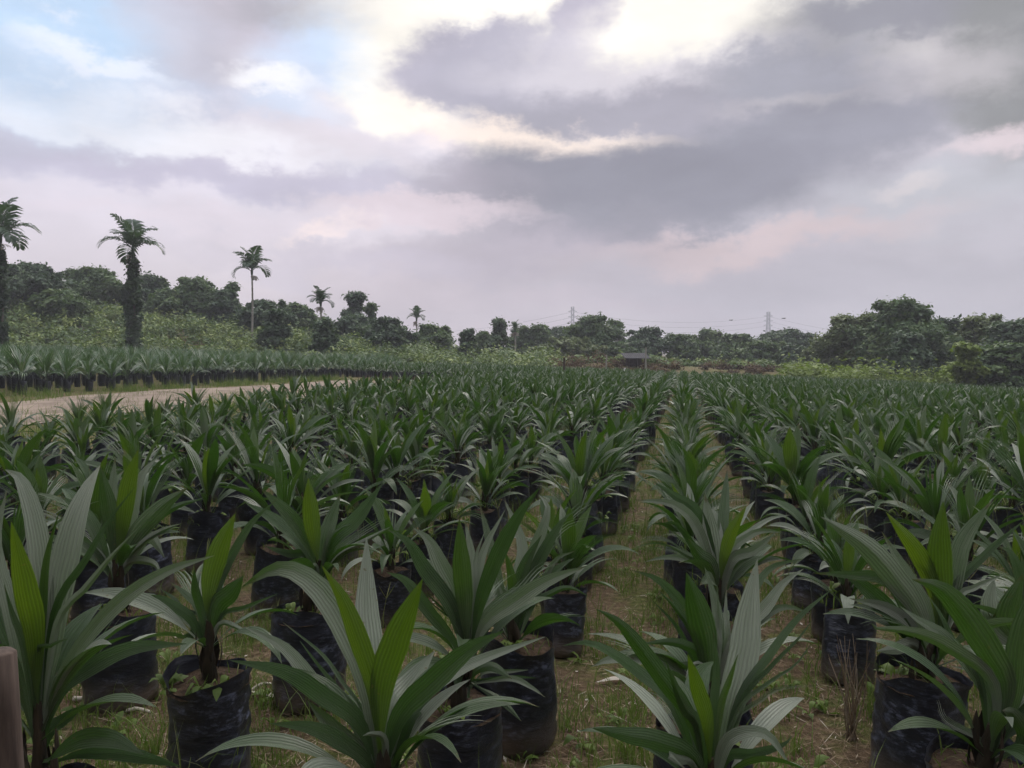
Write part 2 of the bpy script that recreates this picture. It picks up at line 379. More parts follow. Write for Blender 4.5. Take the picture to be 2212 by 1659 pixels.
M_STAKE = simple('weathered_timber', (.030, .021, .017), (.105, .075, .060), 45, .9, .5, .2, (1, 1, .12), .004)
M_POST = simple('dark_timber', (.04, .03, .025), (.10, .075, .06), 20, .9, .5, .2, (1, 1, .2))
M_STEEL = simple('galvanised_steel', (.03, .025, .028), (.06, .05, .055), 2, .6, .1)
M_SHEET = simple('rusty_roof_sheet', (.03, .03, .032), (.08, .075, .08), 5, .95, .3, .05, (6, .4, 1))
M_HUTWALL = simple('hut_boards', (.05, .035, .03), (.13, .09, .075), 9, .9, .4, .2, (4, 4, .3))
M_WHITE = simple('white_paint', (.55, .54, .52), (.75, .74, .72), 12, .7, .1)
M_BIRD = simple('bird_feathers', (.02, .02, .022), (.05, .05, .05), 12, .7, .1)

def bag_material():
    m, t, o = mat('black_polythene'); lk = t.links.new
    oi = N(t, 'ShaderNodeObjectInfo'); g = N(t, 'ShaderNodeTexCoord')
    sh = N(t, 'ShaderNodeVectorMath', operation='ADD'); lk(g.outputs['Object'], sh.inputs[0])
    cb = N(t, 'ShaderNodeCombineXYZ'); lk(math_(t, 'MULTIPLY', oi.outputs['Random'], 9.), cb.inputs[2]); lk(cb.outputs[0], sh.inputs[1])
    wr = noise(t, 11, 6, .62, vec=sh.outputs[0], stretch=(1, 1, 3.6)); big = noise(t, 5, 3, .5, vec=sh.outputs[0])
    dust = noise(t, 22, 6, .7, vec=sh.outputs[0], stretch=(1, 1, 2.2))  # dusty streaks with bluish sky reflection painted in
    f = ramp(t, dust, [(.50, (0, 0, 0)), (.72, (1, 1, 1))])
    f = math_(t, 'MULTIPLY', f, ramp(t, big, [(.4, (.12, .12, .12)), (.62, (1, 1, 1))]))
    sp = N(t, 'ShaderNodeSeparateXYZ'); lk(g.outputs['Object'], sp.inputs[0])
    splash = math_(t, 'MULTIPLY', ramp(t, sp.outputs[2], [(.02, (.8, .8, .8)), (.16, (0, 0, 0))]), ramp(t, big, [(.35, (.2, .2, .2)), (.6, (1, 1, 1))]))
    c = mixm(t, (.010, .011, .017), (.20, .22, .31), math_(t, 'MULTIPLY', f, .6)); c = mixm(t, c, (.14, .10, .07), splash)
    rg = math_(t, 'ADD', math_(t, 'MULTIPLY', f, .3), .3)
    b1 = bump(t, wr, .5, .015)
    lk(principled(t, c, rg, .5, b1), o.inputs[0]); return m
M_BAG = bag_material()
M_SOIL = simple('bag_soil', (.022, .015, .010), (.075, .048, .03), 45, .95, 1, .1, None, .02)

def ground_material():
    m, t, o = mat('nursery_soil'); lk = t.links.new
    g = N(t, 'ShaderNodeTexCoord').outputs['Object']
    big = noise(t, .45, 5, .6, vec=g); mid = noise(t, 3.2, 6, .62, vec=g); fine = noise(t, 26, 6, .7, vec=g); vf = noise(t, 110, 4, .7, vec=g)
    soil = ramp(t, fine, [(.28, (.04, .026, .015)), (.5, (.105, .068, .038)), (.72, (.22, .155, .098))])
    moss = ramp(t, fine, [(.3, (.035, .042, .010)), (.7, (.12, .125, .032))])
    mf = ramp(t, mid, [(.47, (0, 0, 0)), (.60, (1, 1, 1))])
    sp = N(t, 'ShaderNodeSeparateXYZ'); lk(g, sp.inputs[0])
    far = N(t, 'ShaderNodeMapRange'); lk(sp.outputs[1], far.inputs[0]); far.inputs[1].default_value = 3; far.inputs[2].default_value = 12; far.inputs[3].default_value = .0; far.inputs[4].default_value = .22
    mf = math_(t, 'ADD', mf, far.outputs[0], clamp=True)
    c = mixm(t, soil, moss, mf)
    c = mixm(t, c, (.20, .15, .10), math_(t, 'MULTIPLY', ramp(t, vf, [(.62, (0, 0, 0)), (.72, (1, 1, 1))]), .6))
    h = math_(t, 'ADD', fine, math_(t, 'MULTIPLY', vf, .5))
    lk(principled(t, c, .95, .15, bump(t, h, 1, .03)), o.inputs[0]); return m
M_GROUND = ground_material()
M_ROAD = simple('dirt_track', (.12, .09, .07), (.25, .195, .155), 2.2, .95, .5, .1, (1, .5, 1), .03)

# ------------------------------------------------------------------ setting
def axis(lo, hi, near, step, grow):
    a = [near[0]]
    while a[-1] < near[1]: a.append(a[-1] + step)
    b = list(a); s = step
    while b[-1] < hi: s *= grow; b.append(b[-1] + s)
    s = step; c = [near[0]]
    while c[-1] > lo: s *= grow; c.append(c[-1] - s)
    return np.array(c[:0:-1] + b)
gx = axis(-2500, 2500, (-60, 60), 1.0, 1.25); gy = axis(-300, 4000, (-4, 100), 1.0, 1.25)
X, Y = np.meshgrid(gx, gy); mb = MB(); mb.add(np.stack([X, Y, ground_z(X, Y)], -1), gridf(len(gy), len(gx)))
tag(mb.build('ground', M_GROUND), kind='structure')
# dirt track between the two blocks, runs parallel to the rows
mb = MB(); ss = np.linspace(2, 36, 60); rng = np.random.default_rng(5); rows = []
for q in np.linspace(0, 1, 9):
    wob = .35 * np.sin(ss * .35 + 3 * (q > .5)) + .2 * np.sin(ss * 1.1 + q * 2)
    la = -11.6 - 5.4 * q + wob * (1 if q in (0, 1) else .3); x, y = xy(la, ss)
    rows.append(np.stack([x, y, ground_z(x, y) + .02 + (.025 if 0 < q < 1 else -.0)], -1))
mb.add(np.array(rows), gridf(9, len(ss))); tag(mb.build('dirt_track', M_ROAD), kind='structure')

# ------------------------------------------------------------------ fronds
def blade(mb, pts, W, side, fold=.35, n_len=12, n_w=8, pet=.16, age=.5, comb=0, rng=None, wav=.03, petw=.0045, peak=1.05, up=None):
    """one lance-shaped pleated leaf along pts. side: (3,) or per point vectors across the leaf. comb: strips per half"""
    P = curve(pts, n_len) if len(pts) != n_len + 1 else np.asarray(pts)
    T = norm(np.gradient(P, axis=0)); S = np.broadcast_to(np.asarray(side, float), P.shape); S = norm(S - (S * T).sum(-1, keepdims=True) * T)
    Nn = np.cross(S, T)
    if up is not None and (Nn * up).sum() < 0: Nn = -Nn
    s = np.linspace(0, 1, n_len + 1); q = np.clip((s - pet) / (1 - pet), 0, 1)
    prof = np.sin(np.pi * q ** peak) ** .85; prof = np.where(q > .55, np.maximum(prof, 0) * (1 - .25 * ((q - .55) / .45) ** 2), prof)
    w = W * prof; w = np.maximum(w, petw * (1 - .6 * s)); w[-1] = .0006
    if comb == 0:
        u = np.linspace(-1, 1, n_w + 1)
        wv = 1 + (rng.uniform(-wav, wav, (n_len + 1, 1)) if rng is not None else 0)
        lat = w[:, None] * u[None] * math.cos(fold) * wv
        dep = w[:, None] * np.abs(u[None]) * math.sin(fold)
        v = P[:, None] + S[:, None] * lat[..., None] + Nn[:, None] * dep[..., None]
        uv = np.stack(np.broadcast_arrays((u * .5 + .5)[None], s[:, None]), -1).reshape(-1, 2)
        mb.add(v, gridf(n_len + 1, n_w + 1), uv, age)
    else:
        k = comb; wm = W * np.sin(np.pi * np.clip(q, 0, .52) ** peak) ** .85; wm = np.maximum(wm, petw)
        for sgn in (-1, 1):
            for j in range(k):
                uc = sgn * (j + .5) / k; end = 1 - .32 * (abs(uc)) ** 1.2 * (.85 + (.3 * rng.random() if rng is not None else .15))
                tap = np.clip((end - s) / max(end - .5 * end, .1), 0, 1) ** .8; spread = 1 + 1.1 * np.maximum(s - .38, 0) * (.8 + .4 * (rng.random() if rng is not None else .5))
                cen = uc * wm * spread; hw = wm * .5 / k * 1.02 * tap + .0004
                keep = s <= end + 1.0 / n_len; idx = np.where(keep)[0]
                uu = np.array([-1, 1.])
                lat = cen[idx, None] + hw[idx, None] * uu[None]
                droop = .35 * np.maximum(s[idx] - .45, 0) ** 2 * abs(uc)
                dep = np.abs(lat) * math.sin(fold) - droop[:, None] * W * 2.5 * (rng.uniform(.3, 1.3) if rng is not None else 1)
                v = P[idx, None] + S[idx, None] * (lat * math.cos(fold))[..., None] + Nn[idx, None] * dep[..., None]
                uv = np.stack(np.broadcast_arrays((uc * .5 + .5 + uu * .25 / k)[None], s[idx, None]), -1).reshape(-1, 2)
                mb.add(v, gridf(len(idx), 2), uv, age)
def arc(o, azm, th0, bend, Ln, n=12, pw=1.5, twist=0.):
    s = np.linspace(0, 1, n + 1); th = th0 + bend * s ** pw; a = azm + twist * s
    d = np.stack([np.sin(th) * np.cos(a), np.sin(th) * np.sin(a), np.cos(th)], -1) * (Ln / n)
    P = np.vstack([np.zeros(3), np.cumsum(d[:-1], 0)]) + np.asarray(o); return P
def crown_specs(rng, n=12, Lm=.56, Wm=.046, top=.52, combp=.45, spread=1.0):
    out = []; a0 = rng.random() * 6.28
    for i in range(n):
        old = (i + .5) / n; a = a0 + i * 2.39996 + rng.normal(0, .35)
        th0 = R(5 + 44 * old) * spread + rng.normal(0, .10); bend = R(18 + 90 * old) * spread * rng.uniform(.55, 1.4)
        Ln = Lm * (.72 + .45 * math.sin(math.pi * min(.15 + old * .75, 1))) * rng.uniform(.85, 1.12)
        if i == 0: Ln *= .8; bend = R(6)
        out.append(dict(azm=a, th0=th0, bend=bend, Ln=Ln, W=Wm * rng.uniform(.75, 1.25) * (.75 if i == 0 else 1) * (1.15 if old < .4 else .92),
                        old=old, o=(0, 0, top - .035 - .13 * old), comb=(int(rng.integers(2, 5)) if rng.random() < combp and old > .2 else 0), roll=rng.normal(0, .35), tw=rng.normal(0, .25), pet=.10 + .10 * old))
    return out
def add_spec(mb, sp, n_len, n_w, rng, comb=None, W=1., up=np.array([0, 0, 1.])):
    P = arc(sp['o'], sp['azm'], sp['th0'], sp['bend'], sp['Ln'], n_len, twist=sp['tw'])
    side = np.array([-math.sin(sp['azm']), math.cos(sp['azm']), 0]) * math.cos(sp['roll']) + np.array([0, 0, 1]) * math.sin(sp['roll'])
    ag = 1 - sp['old'] * .86
    if ag < .9 and rng.random() < (.16 if n_w > 4 else .20): ag = rng.uniform(.0, .1)  # some fronds get the painted pale sheen instead of their age
    blade(mb, P, sp['W'] * W, side, .38, n_len, n_w, sp['pet'], ag, sp['comb'] if comb is None else comb, rng, up=up)

def bag_mb(seed, h=.40, rad=.135, seg=30, rows=16, low=False):
    rng = np.random.default_rng(seed); mb = MB()
    if low: seg, rows = 8, 3
    th = np.arange(seg) / seg * 2 * np.pi; z = np.linspace(0, 1, rows)
    ph = rng.random(6) * 6.28
    Th, Z = np.meshgrid(th, z)
    r = rad * (1 + .05 * np.sin(2 * Th + ph[0]) + .03 * np.sin(3 * Th + ph[1] + 3 * Z) + .025 * np.sin(5 * Th + 6 * Z + ph[2]) + .04 * np.sin(Z * 3.0 + ph[3]))
    if not low: r += rad * .018 * rng.standard_normal(r.shape) + rad * .025 * np.sin(Z * 26 + np.sin(Th * 2 + ph[4]) * 2.5 + ph[5]) * (np.sin(Th * 1.5 + ph[1]) > -.2)
    r *= np.interp(Z, [0, .06, .5, .9, 1], [.86, 1, 1.0 + rng.uniform(-.03, .05), 1.0, 1.0 + rng.uniform(-.03, .07)])
    zz = Z * h; top = h * (.05 * np.sin(Th * 2 + ph[2]) + .015 * np.sin(Th * 5 + ph[3]) + .03 * np.abs(np.sin(Th * 1.5 + ph[4])) ** 3); zz = zz + top * sstep(.75, 1, Z)
    v = np.stack([r * np.cos(Th), r * np.sin(Th), zz], -1)
    if not low:   # the rim folds outwards and down a little on one side
        pass
    mb.add(v, gridf(len(v), seg, True)); return mb
def soil_mb(seed, h=.40, rad=.132, seg=20):
    rng = np.random.default_rng(seed); mb = MB(); th = np.arange(seg) / seg * 2 * np.pi
    rr = np.array([1, .75, .5, .25, .02]) * rad
    v = np.stack([np.stack([r * np.cos(th), r * np.sin(th), h - .035 + .02 * (1 - r / rad) + rng.normal(0, .004, seg)], -1) for r in rr])
    mb.add(v, gridf(5, seg, True)); return mb
def stem_mb(seed, h0=.36, h1=.53, r0=.028, lean=(0, 0)):
    rng = np.random.default_rng(seed); mb = MB(); n = 7
    s = np.linspace(0, 1, n); p = np.stack([lean[0] * s, lean[1] * s, h0 + (h1 - h0) * s], -1)
    tube(mb, p, r0 * np.interp(s, [0, .25, 1], [1.1, 1.0, .3]), 9, jit=.12, rng=rng)
    for k in range(7):   # frayed leaf bases wrapped round the stem
        a = rng.random() * 6.28; z = h0 + .02 + rng.random() * (h1 - h0) * .6; d = np.array([math.cos(a), math.sin(a), 0])
        q = [p[0] * 0 + d * r0 * .8 + (0, 0, z), d * r0 * 1.25 + np.array([0, 0, z + .05]), d * r0 * 1.0 + np.array([0, 0, z + .10])]
        blade(mb, q, .014, np.cross(d, (0, 0, 1)), .3, 4, 2, 0, .2, petw=.008)
    return mb
ORD = 'first second third fourth fifth sixth seventh eighth ninth tenth eleventh twelfth thirteenth fourteenth fifteenth sixteenth seventeenth eighteenth nineteenth twentieth'.split()
def ordinal(n):
    if n <= 20: return ORD[n - 1]
    tens = {2: 'twenty', 3: 'thirty', 4: 'forty', 5: 'fifty', 6: 'sixty'}; t, u = divmod(n, 10)
    if u: return tens[t] + '-' + ORD[u - 1]
    return {3: 'thirtieth', 4: 'fortieth', 5: 'fiftieth', 6: 'sixtieth'}[t]

# templates shared by many seedlings
BAGS = [bag_mb(s).mesh('polybag', M_BAG) for s in range(9)]
SOILS = [soil_mb(s).mesh('soil', M_SOIL) for s in range(3)]
STEMS = [stem_mb(s).mesh('stem', M_FIBRE) for s in range(3)]
PROTO = []          # near: every frond a mesh of its own
for s in range(10):
    rng = np.random.default_rng(100 + s); fr = []
    for sp in crown_specs(rng, 15 + s % 5, .49 + .04 * (s % 3 - 1), .037):
        m_ = MB(); add_spec(m_, sp, 14, 8, rng); fr.append(m_.mesh('frond', M_LEAF))
    PROTO.append(fr)
MIDS = []           # farther: one foliage mesh
for s in range(12):
    rng = np.random.default_rng(200 + s); m_ = MB()
    for sp in crown_specs(rng, 15 + s % 5, .46, .033): add_spec(m_, sp, 9, 4, rng)
    MIDS.append(m_.mesh('foliage', M_LEAF))
FARS = []
for s in range(10):
    rng = np.random.default_rng(300 + s); m_ = MB()
    for sp in crown_specs(rng, 14, .47, .036): add_spec(m_, sp, 5, 2, rng, comb=0)
    tube(m_, [(0, 0, .36), (0, 0, .5)], [.035, .02], 5, m=2, cap=False); m_.merge(bag_mb(s, low=True)); m_.m[-1][:] = 1
    FARS.append(m_)
def tall_crown(rng, n_len, comb, n=15):
    m_ = MB()
    for sp in crown_specs(rng, n, 1.0, .085, .60, .7, 1.08):
        sp['pet'] = .2; add_spec(m_, sp, n_len, 2, rng, comb=comb)
    return m_
TALL = [tall_crown(np.random.default_rng(400 + s), 10, None).mesh('foliage', M_LEAF_T) for s in range(5)]
TALLF = []
for s in range(8):
    m_ = tall_crown(np.random.default_rng(450 + s), 6, 2, 13); m_.merge(bag_mb(s, low=True)); m_.m[-1][:] = 1; TALLF.append(m_)

# ------------------------------------------------------------------ planting plan
prng = np.random.default_rng(11)
def proj(p):
    d = np.asarray(p) - CAM; z = d @ FW; return 512 + F * (d @ RT) / z, 384 - F * (d @ UP) / z, z
lat_rows = {'L': [-.62 - .0, -1.48, -2.27] + [-2.27 - .76 * k for k in range(1, 8)], 'R': [.06, .74] + [.74 + .75 * k for k in range(1, 60)]}
plan = []     # (row key, lat, s, x, y, kind)
def rowfill(side, i, lat, s0, s1, sp=.51):
    s = s0 + prng.uniform(0, .2)
    while s < s1:
        la = lat + prng.normal(0, .045) ; x, y = xy(la, s)
        plan.append(dict(row=(side, i), s=s, x=x, y=y, kind='near')); s += sp * prng.uniform(.88, 1.14)
HERO_S0 = {('L', 0): 3.65, ('L', 1): 3.75, ('L', 2): 3.75, ('R', 0): 3.65, ('R', 1): 3.55, ('R', 2): 3.2}
for side in 'LR':
    for i, lat in enumerate(lat_rows[side]):
        s0 = HERO_S0.get((side, i), 1.0)
        rowfill(side, i, lat, s0, 62 if side == 'R' else 61)
for k in range(8, 22): rowfill('L', 2 + k, -2.27 - .76 * k, 36 + .25 * k, 61)
plan = [p for p in plan if p['y'] > 1.7 and p['y'] < 57 and abs(p['x'] / (p['y'] + 1.2)) < .72]
# a few gaps where a seedling is missing
plan = [p for p in plan if prng.random() > .02]
lat = -18.9; i = 0
while lat > -75:
    s = 8 + prng.uniform(0, .5)
    while s < 75:
        la = lat + prng.normal(0, .08); x, y = xy(la, s)
        if y < 54 and y > 10 and abs(x / (y + 1.5)) < .72: plan.append(dict(row=('T', i), s=s, x=x, y=y, kind='tall'))
        s += .92 * prng.uniform(.9, 1.1)
    lat -= 1.0; i += 1
# second patch of the tall block closes the far end behind the track
for p in plan:
    p['z'] = float(ground_z(p['x'], p['y'])); hh = 1.5 if p['kind'] == 'tall' else .95
    px, py, dz = proj((p['x'], p['y'], p['z'] + hh * .6)); rr = F * .35 / dz
    p['vis'] = -rr < px < 1024 + rr and py < 768 + rr and dz > 1.5; p['size'] = hh / dz
HEROES = []
# crop transforms of the close looks at the photograph: display = (a + x*k, b + y*k)
CR = {1: (0, 940, .4333), 2: (497.7, 1106, .3333), 3: (829.5, 1023, .3333), 4: (1216.6, 1133.7, .3166), 5: (1327, 884.8, .2333), 6: (1714, 1050.7, .3667), 7: (276.5, 940, .2666)}
def C(c, x, y): a, b, k = CR[c]; return a + x * k, b + y * k
# hero: crop, depth, bag x (display), origin, fronds (list of points ..., half width in crop px, depth offset of tip, age, comb)
# age 1 = young bright, 0 = old dusty with pale sky sheen put into the colour
HER = [
 dict(row=('L', 1), c=1, D=1.82, bx=85, o=(185, 1330), label='tall oil palm seedling at bottom left beside the timber stake', fr=[
   ([(225, 900), (190, 480), (110, 230), (25, 172)], 62, .22, .30, 0), ([(255, 950), (350, 480), (430, 270), (500, 150)], 80, .25, .28, 0),
   ([(165, 1000), (120, 760), (55, 430)], 62, -.18, 1., 0), ([(215, 900), (235, 620), (295, 380)], 26, .0, .9, 0),
   ([(270, 900), (430, 620), (540, 430), (670, 262)], 24, .12, .3, 0), ([(280, 960), (430, 760), (560, 600), (700, 450)], 22, .0, .4, 0),
   ([(290, 1230), (460, 975), (650, 790), (850, 670), (1070, 600)], 44, .05, .62, 0), ([(290, 1300), (420, 1180), (650, 1065), (930, 1040)], 48, .1, .2, 0),
   ([(300, 1250), (430, 1130), (590, 905)], 58, .2, .2, 3), ([(240, 1480), (310, 1420), (430, 1340)], 38, .1, .2, 0),
   ([(240, 1620), (400, 1520), (560, 1520), (715, 1590)], 52, -.05, .25, 0), ([(240, 1640), (400, 1590), (620, 1590), (900, 1650)], 40, .05, .2, 0),
   ([(120, 1080), (60, 900), (20, 745)], 26, -.05, .2, 0), ([(60, 900), (-20, 560), (35, 270)], 42, .1, .2, 0), ([(100, 1150), (-10, 850), (-60, 560)], 46, .2, .4, 0),
   ([(180, 1110), (250, 1050), (345, 1010)], 18, -.1, .4, 0), ([(90, 1180), (30, 1080), (0, 1040)], 30, -.2, .3, 0)]),
 dict(row=('L', 1), c=7, D=2.55, bx=450, o=(650, 1500), label='oil palm seedling in the shiny dark bag at lower left, grass before it', fr=[
   ([(655, 1250), (735, 930), (868, 635)], 92, -.1, 1., 0), ([(720, 1250), (960, 760), (1205, 520)], 44, .15, .35, 0), ([(700, 1280), (820, 1020), (940, 820)], 46, .12, .3, 0),
   ([(720, 1400), (820, 1290), (935, 1140)], 88, -.05, .5, 0), ([(760, 1470), (950, 1400), (1210, 1285)], 26, .0, .25, 0), ([(520, 1500), (380, 1390), (240, 1310), (155, 1305)], 46, .0, .3, 0),
   ([(580, 1420), (470, 1290), (340, 1190)], 34, .1, .25, 0), ([(580, 1380), (545, 1250), (535, 1085)], 38, -.1, .7, 0), ([(600, 1480), (450, 1420), (380, 1330), (270, 1250)], 24, .18, .3, 0),
   ([(560, 1540), (520, 1620), (400, 1640)], 36, .1, .3, 0), ([(740, 1540), (900, 1570), (1010, 1640)], 30, -.05, .3, 0)]),
 dict(row=('L', 1), c=7, D=3.2, bx=665, o=(1550, 1010), label='oil palm seedling with one bright upright leaf, third in its row left', fr=[
   ([(1520, 880), (1490, 640), (1460, 345)], 78, -.1, 1., 0), ([(1450, 860), (1300, 640), (1075, 432)], 62, -.05, .8, 0), ([(1420, 900), (1250, 740), (1110, 640), (945, 545)], 62, .05, .45, 0),
   ([(1600, 850), (1650, 680), (1720, 478)], 66, .1, .35, 0), ([(1640, 880), (1850, 680), (2055, 400)], 70, .15, .25, 0), ([(1700, 950), (1880, 800), (2140, 640)], 44, .1, .25, 3),
   ([(1700, 980), (1900, 870), (2130, 740)], 30, .0, .3, 0), ([(1640, 860), (1720, 760), (1810, 720)], 24, -.1, .3, 0), ([(1460, 980), (1300, 960), (1110, 900)], 36, .1, .3, 0), ([(1520, 1060), (1420, 1120), (1300, 1090)], 30, -.1, .3, 0)]),
 dict(row=('L', 2), c=1, D=3.2, bx=255, o=(570, 620), label='oil palm seedling in a dusty bag, behind the tall seedling by the stake', fr=[
   ([(560, 480), (530, 310), (498, 150)], 44, -.05, .7, 0), ([(570, 450), (560, 280), (575, 110)], 34, .1, .15, 0), ([(610, 460), (640, 250), (690, 70)], 46, -.12, 1., 0),
   ([(650, 540), (790, 370), (935, 262)], 52, .0, .45, 0), ([(640, 480), (700, 220), (785, 110)], 36, .15, .2, 0), ([(680, 520), (850, 370), (1025, 312)], 26, .1, .2, 0),
   ([(690, 560), (800, 480), (905, 440)], 20, -.05, .5, 0), ([(500, 540), (430, 400), (300, 300)], 36, .1, .3, 0), ([(500, 600), (400, 520), (290, 540)], 30, .1, .3, 0), ([(660, 600), (740, 500), (820, 610)], 36, .05, .25, 0), ([(640, 640), (760, 640), (800, 700)], 28, -.05, .3, 0)]),
 dict(row=('L', 0), c=2, D=1.78, bx=824, o=(975, 1560), label='large oil palm seedling at bottom centre with two bright green leaves', fr=[
   ([(930, 1100), (885, 650), (882, 162)], 100, .28, .05, 0), ([(920, 1150), (830, 850), (720, 560), (590, 345)], 74, -.12, 1., 0), ([(980, 1180), (1080, 820), (1245, 435)], 102, -.15, 1., 0),
   ([(900, 1180), (760, 780), (600, 520), (430, 385), (270, 372), (70, 490)], 92, .2, .12, 0), ([(1080, 1350), (1330, 1080), (1560, 880), (1777, 770)], 82, -.05, .5, 0),
   ([(1100, 1330), (1400, 1080), (1620, 960), (2040, 808)], 48, .1, .25, 0), ([(1050, 1300), (1150, 1120), (1325, 900)], 96, .22, .12, 0), ([(1150, 1400), (1260, 1260), (1400, 1165)], 34, .1, .25, 0),
   ([(850, 1400), (600, 1200), (350, 1040), (0, 962)], 64, -.1, .45, 0), ([(800, 1350), (560, 1130), (350, 880), (78, 738)], 54, .1, .3, 0), ([(900, 1640), (730, 1500), (520, 1400), (258, 1370)], 56, -.12, .4, 0),
   ([(870, 1600), (700, 1440), (600, 1330), (498, 1222)], 66, -.05, .25, 0), ([(880, 1350), (720, 1100), (590, 920), (340, 715)], 18, .2, .3, 0), ([(880, 1380), (700, 1150), (560, 980), (450, 835)], 20, .15, .4, 0),
   ([(900, 1450), (780, 1340), (640, 1180)], 16, .1, .4, 0), ([(1000, 1500), (920, 1440), (860, 1450)], 30, -.1, .4, 0)]),
 dict(row=('L', 0), c=3, D=2.37, bx=990, o=(545, 1100), label='spreading oil palm seedling just right of bottom centre, long leaf rising right', fr=[
   ([(525, 850), (505, 600), (488, 288)], 68, -.1, .88, 0), ([(560, 800), (575, 560), (522, 290)], 44, .15, .1, 0), ([(620, 850), (740, 520), (880, 260), (1012, 88)], 58, .0, .8, 0),
   ([(600, 820), (640, 520), (785, 235)], 34, .15, .1, 0), ([(590, 800), (590, 560), (655, 370)], 24, .1, .1, 0), ([(450, 900), (260, 620), (160, 450), (20, 360)], 60, .0, .42, 0),
   ([(480, 850), (370, 590), (290, 430), (190, 350)], 70, .1, .5, 0), ([(460, 1100), (300, 900), (150, 700), (18, 640)], 48, .1, .35, 0), ([(640, 1000), (850, 830), (1050, 700), (1312, 600)], 56, -.1, .5, 0),
   ([(650, 950), (880, 760), (1010, 620), (1130, 572)], 46, .15, .15, 3), ([(480, 1000), (350, 850), (250, 760)], 14, .0, .4, 0), ([(490, 1010), (380, 900), (290, 830)], 12, .0, .4, 0),
   ([(590, 960), (650, 860), (735, 785)], 34, .1, .1, 0), ([(520, 1200), (480, 1320), (470, 1420)], 40, -.05, .3, 0), ([(600, 1280), (700, 1250), (830, 1330)], 34, -.05, .35, 0),
   ([(650, 1290), (800, 1280), (935, 1272)], 18, .1, .3, 0), ([(700, 1330), (860, 1320), (985, 1325)], 16, .0, .3, 0), ([(660, 1350), (830, 1330), (960, 1390), (1045, 1450)], 24, -.05, .3, 0), ([(640, 1400), (770, 1480), (890, 1605)], 26, -.1, .25, 0)]),
 dict(row=('L', 0), c=3, D=2.88, bx=1120, o=(835, 960), label='oil palm seedling in a glossy bag touching the spreading seedling, left of aisle', fr=[
   ([(835, 820), (825, 660), (785, 500)], 34, -.1, .85, 0), ([(860, 800), (920, 580), (1022, 398)], 46, .0, .55, 0), ([(800, 860), (760, 740), (715, 640)], 30, .0, .4, 0),
   ([(870, 820), (960, 520), (1060, 240), (1000, 135)], 50, .15, .1, 0), ([(900, 830), (1040, 500), (1180, 330), (1350, 285)], 36, .15, .15, 3), ([(880, 860), (1010, 560), (1140, 330), (1225, 245)], 44, .05, .75, 0),
   ([(780, 900), (700, 520), (620, 200)], 40, .2, .2, 0), ([(900, 900), (1080, 780), (1200, 740), (1325, 795)], 28, .0, .2, 0), ([(780, 880), (900, 500), (780, 165)], 44, .25, .08, 0), ([(930, 920), (1000, 760), (1110, 560), (1240, 500)], 30, .1, .15, 0),
   ([(800, 960), (740, 900), (640, 870)], 26, .1, .2, 0)]),
 dict(row=('R', 0), c=4, D=1.74, bx=1545, o=(1010, 1590), label='large oil palm seedling at bottom, first right of the grassy aisle', fr=[
   ([(880, 1350), (700, 1080), (480, 780), (360, 650), (225, 575)], 66, -.1, .62, 0), ([(760, 1260), (560, 1050), (300, 860), (140, 805), (0, 825)], 54, .12, .2, 0), ([(985, 1350), (920, 1120), (850, 885)], 58, -.15, 1., 0),
   ([(1030, 1250), (1050, 980), (1025, 735)], 36, .05, .8, 0), ([(1130, 1300), (1230, 900), (1270, 560), (1325, 235)], 118, .2, .22, 0), ([(930, 1400), (830, 1250), (700, 930)], 46, -.05, .35, 0),
   ([(1180, 1250), (1400, 900), (1600, 640), (1835, 438)], 34, .15, .2, 0), ([(1200, 1240), (1420, 960), (1600, 780), (1700, 650)], 22, .1, .3, 0), ([(1180, 1300), (1400, 1080), (1580, 960), (1700, 800)], 18, .0, .35, 0),
   ([(1080, 1250), (1130, 1080), (1192, 885)], 30, -.1, .85, 0), ([(900, 1600), (650, 1480), (450, 1440), (200, 1388)], 74, -.12, .4, 0), ([(1090, 1540), (1230, 1420), (1400, 1440), (1550, 1645)], 50, -.08, .1, 0),
   ([(900, 1640), (780, 1600), (720, 1570), (850, 1680)], 36, -.1, .15, 0), ([(1050, 1300), (1030, 1120), (1035, 1000)], 22, .1, .1, 0), ([(1100, 1600), (1300, 1560), (1500, 1500), (1560, 1440)], 40, .05, .3, 0), ([(1140, 1400), (1350, 1200), (1480, 1120), (1700, 1100)], 20, .1, .2, 3)]),
 dict(row=('R', 0), c=4, D=2.2, bx=1525, o=(1010, 1060), label='oil palm seedling with a broad dark green leaf, second right of the aisle', fr=[
   ([(990, 850), (930, 600), (840, 325)], 104, -.1, .62, 0), ([(1050, 800), (1040, 560), (965, 285)], 48, .12, .15, 0), ([(930, 800), (800, 530), (640, 370), (468, 310)], 46, .05, .2, 0),
   ([(950, 900), (860, 700), (760, 560), (650, 450)], 30, -.05, .5, 0), ([(940, 930), (820, 820), (680, 800), (535, 815)], 42, .0, .2, 0), ([(1150, 800), (1300, 450), (1420, 290), (1640, 232)], 34, .15, .2, 0),
   ([(1160, 850), (1380, 620), (1520, 560), (1680, 600)], 36, .1, .15, 0), ([(1150, 820), (1380, 560), (1500, 400), (1640, 300)], 50, .1, .25, 0), ([(1120, 800), (1110, 600), (1115, 400)], 26, .1, .1, 0),
   ([(900, 960), (780, 700), (610, 518)], 22, .1, .35, 0), ([(900, 1000), (800, 960), (700, 900)], 34, -.05, .2, 0), ([(960, 1000), (880, 960), (830, 1060)], 26, -.1, .1, 0), ([(1060, 850), (1060, 700), (1050, 420)], 30, .05, .1, 0)]),
 dict(row=('R', 0), c=5, D=3.05, bx=1545, o=(980, 1560), label='oil palm seedling with a broad silvery upright leaf, third right of the aisle', fr=[
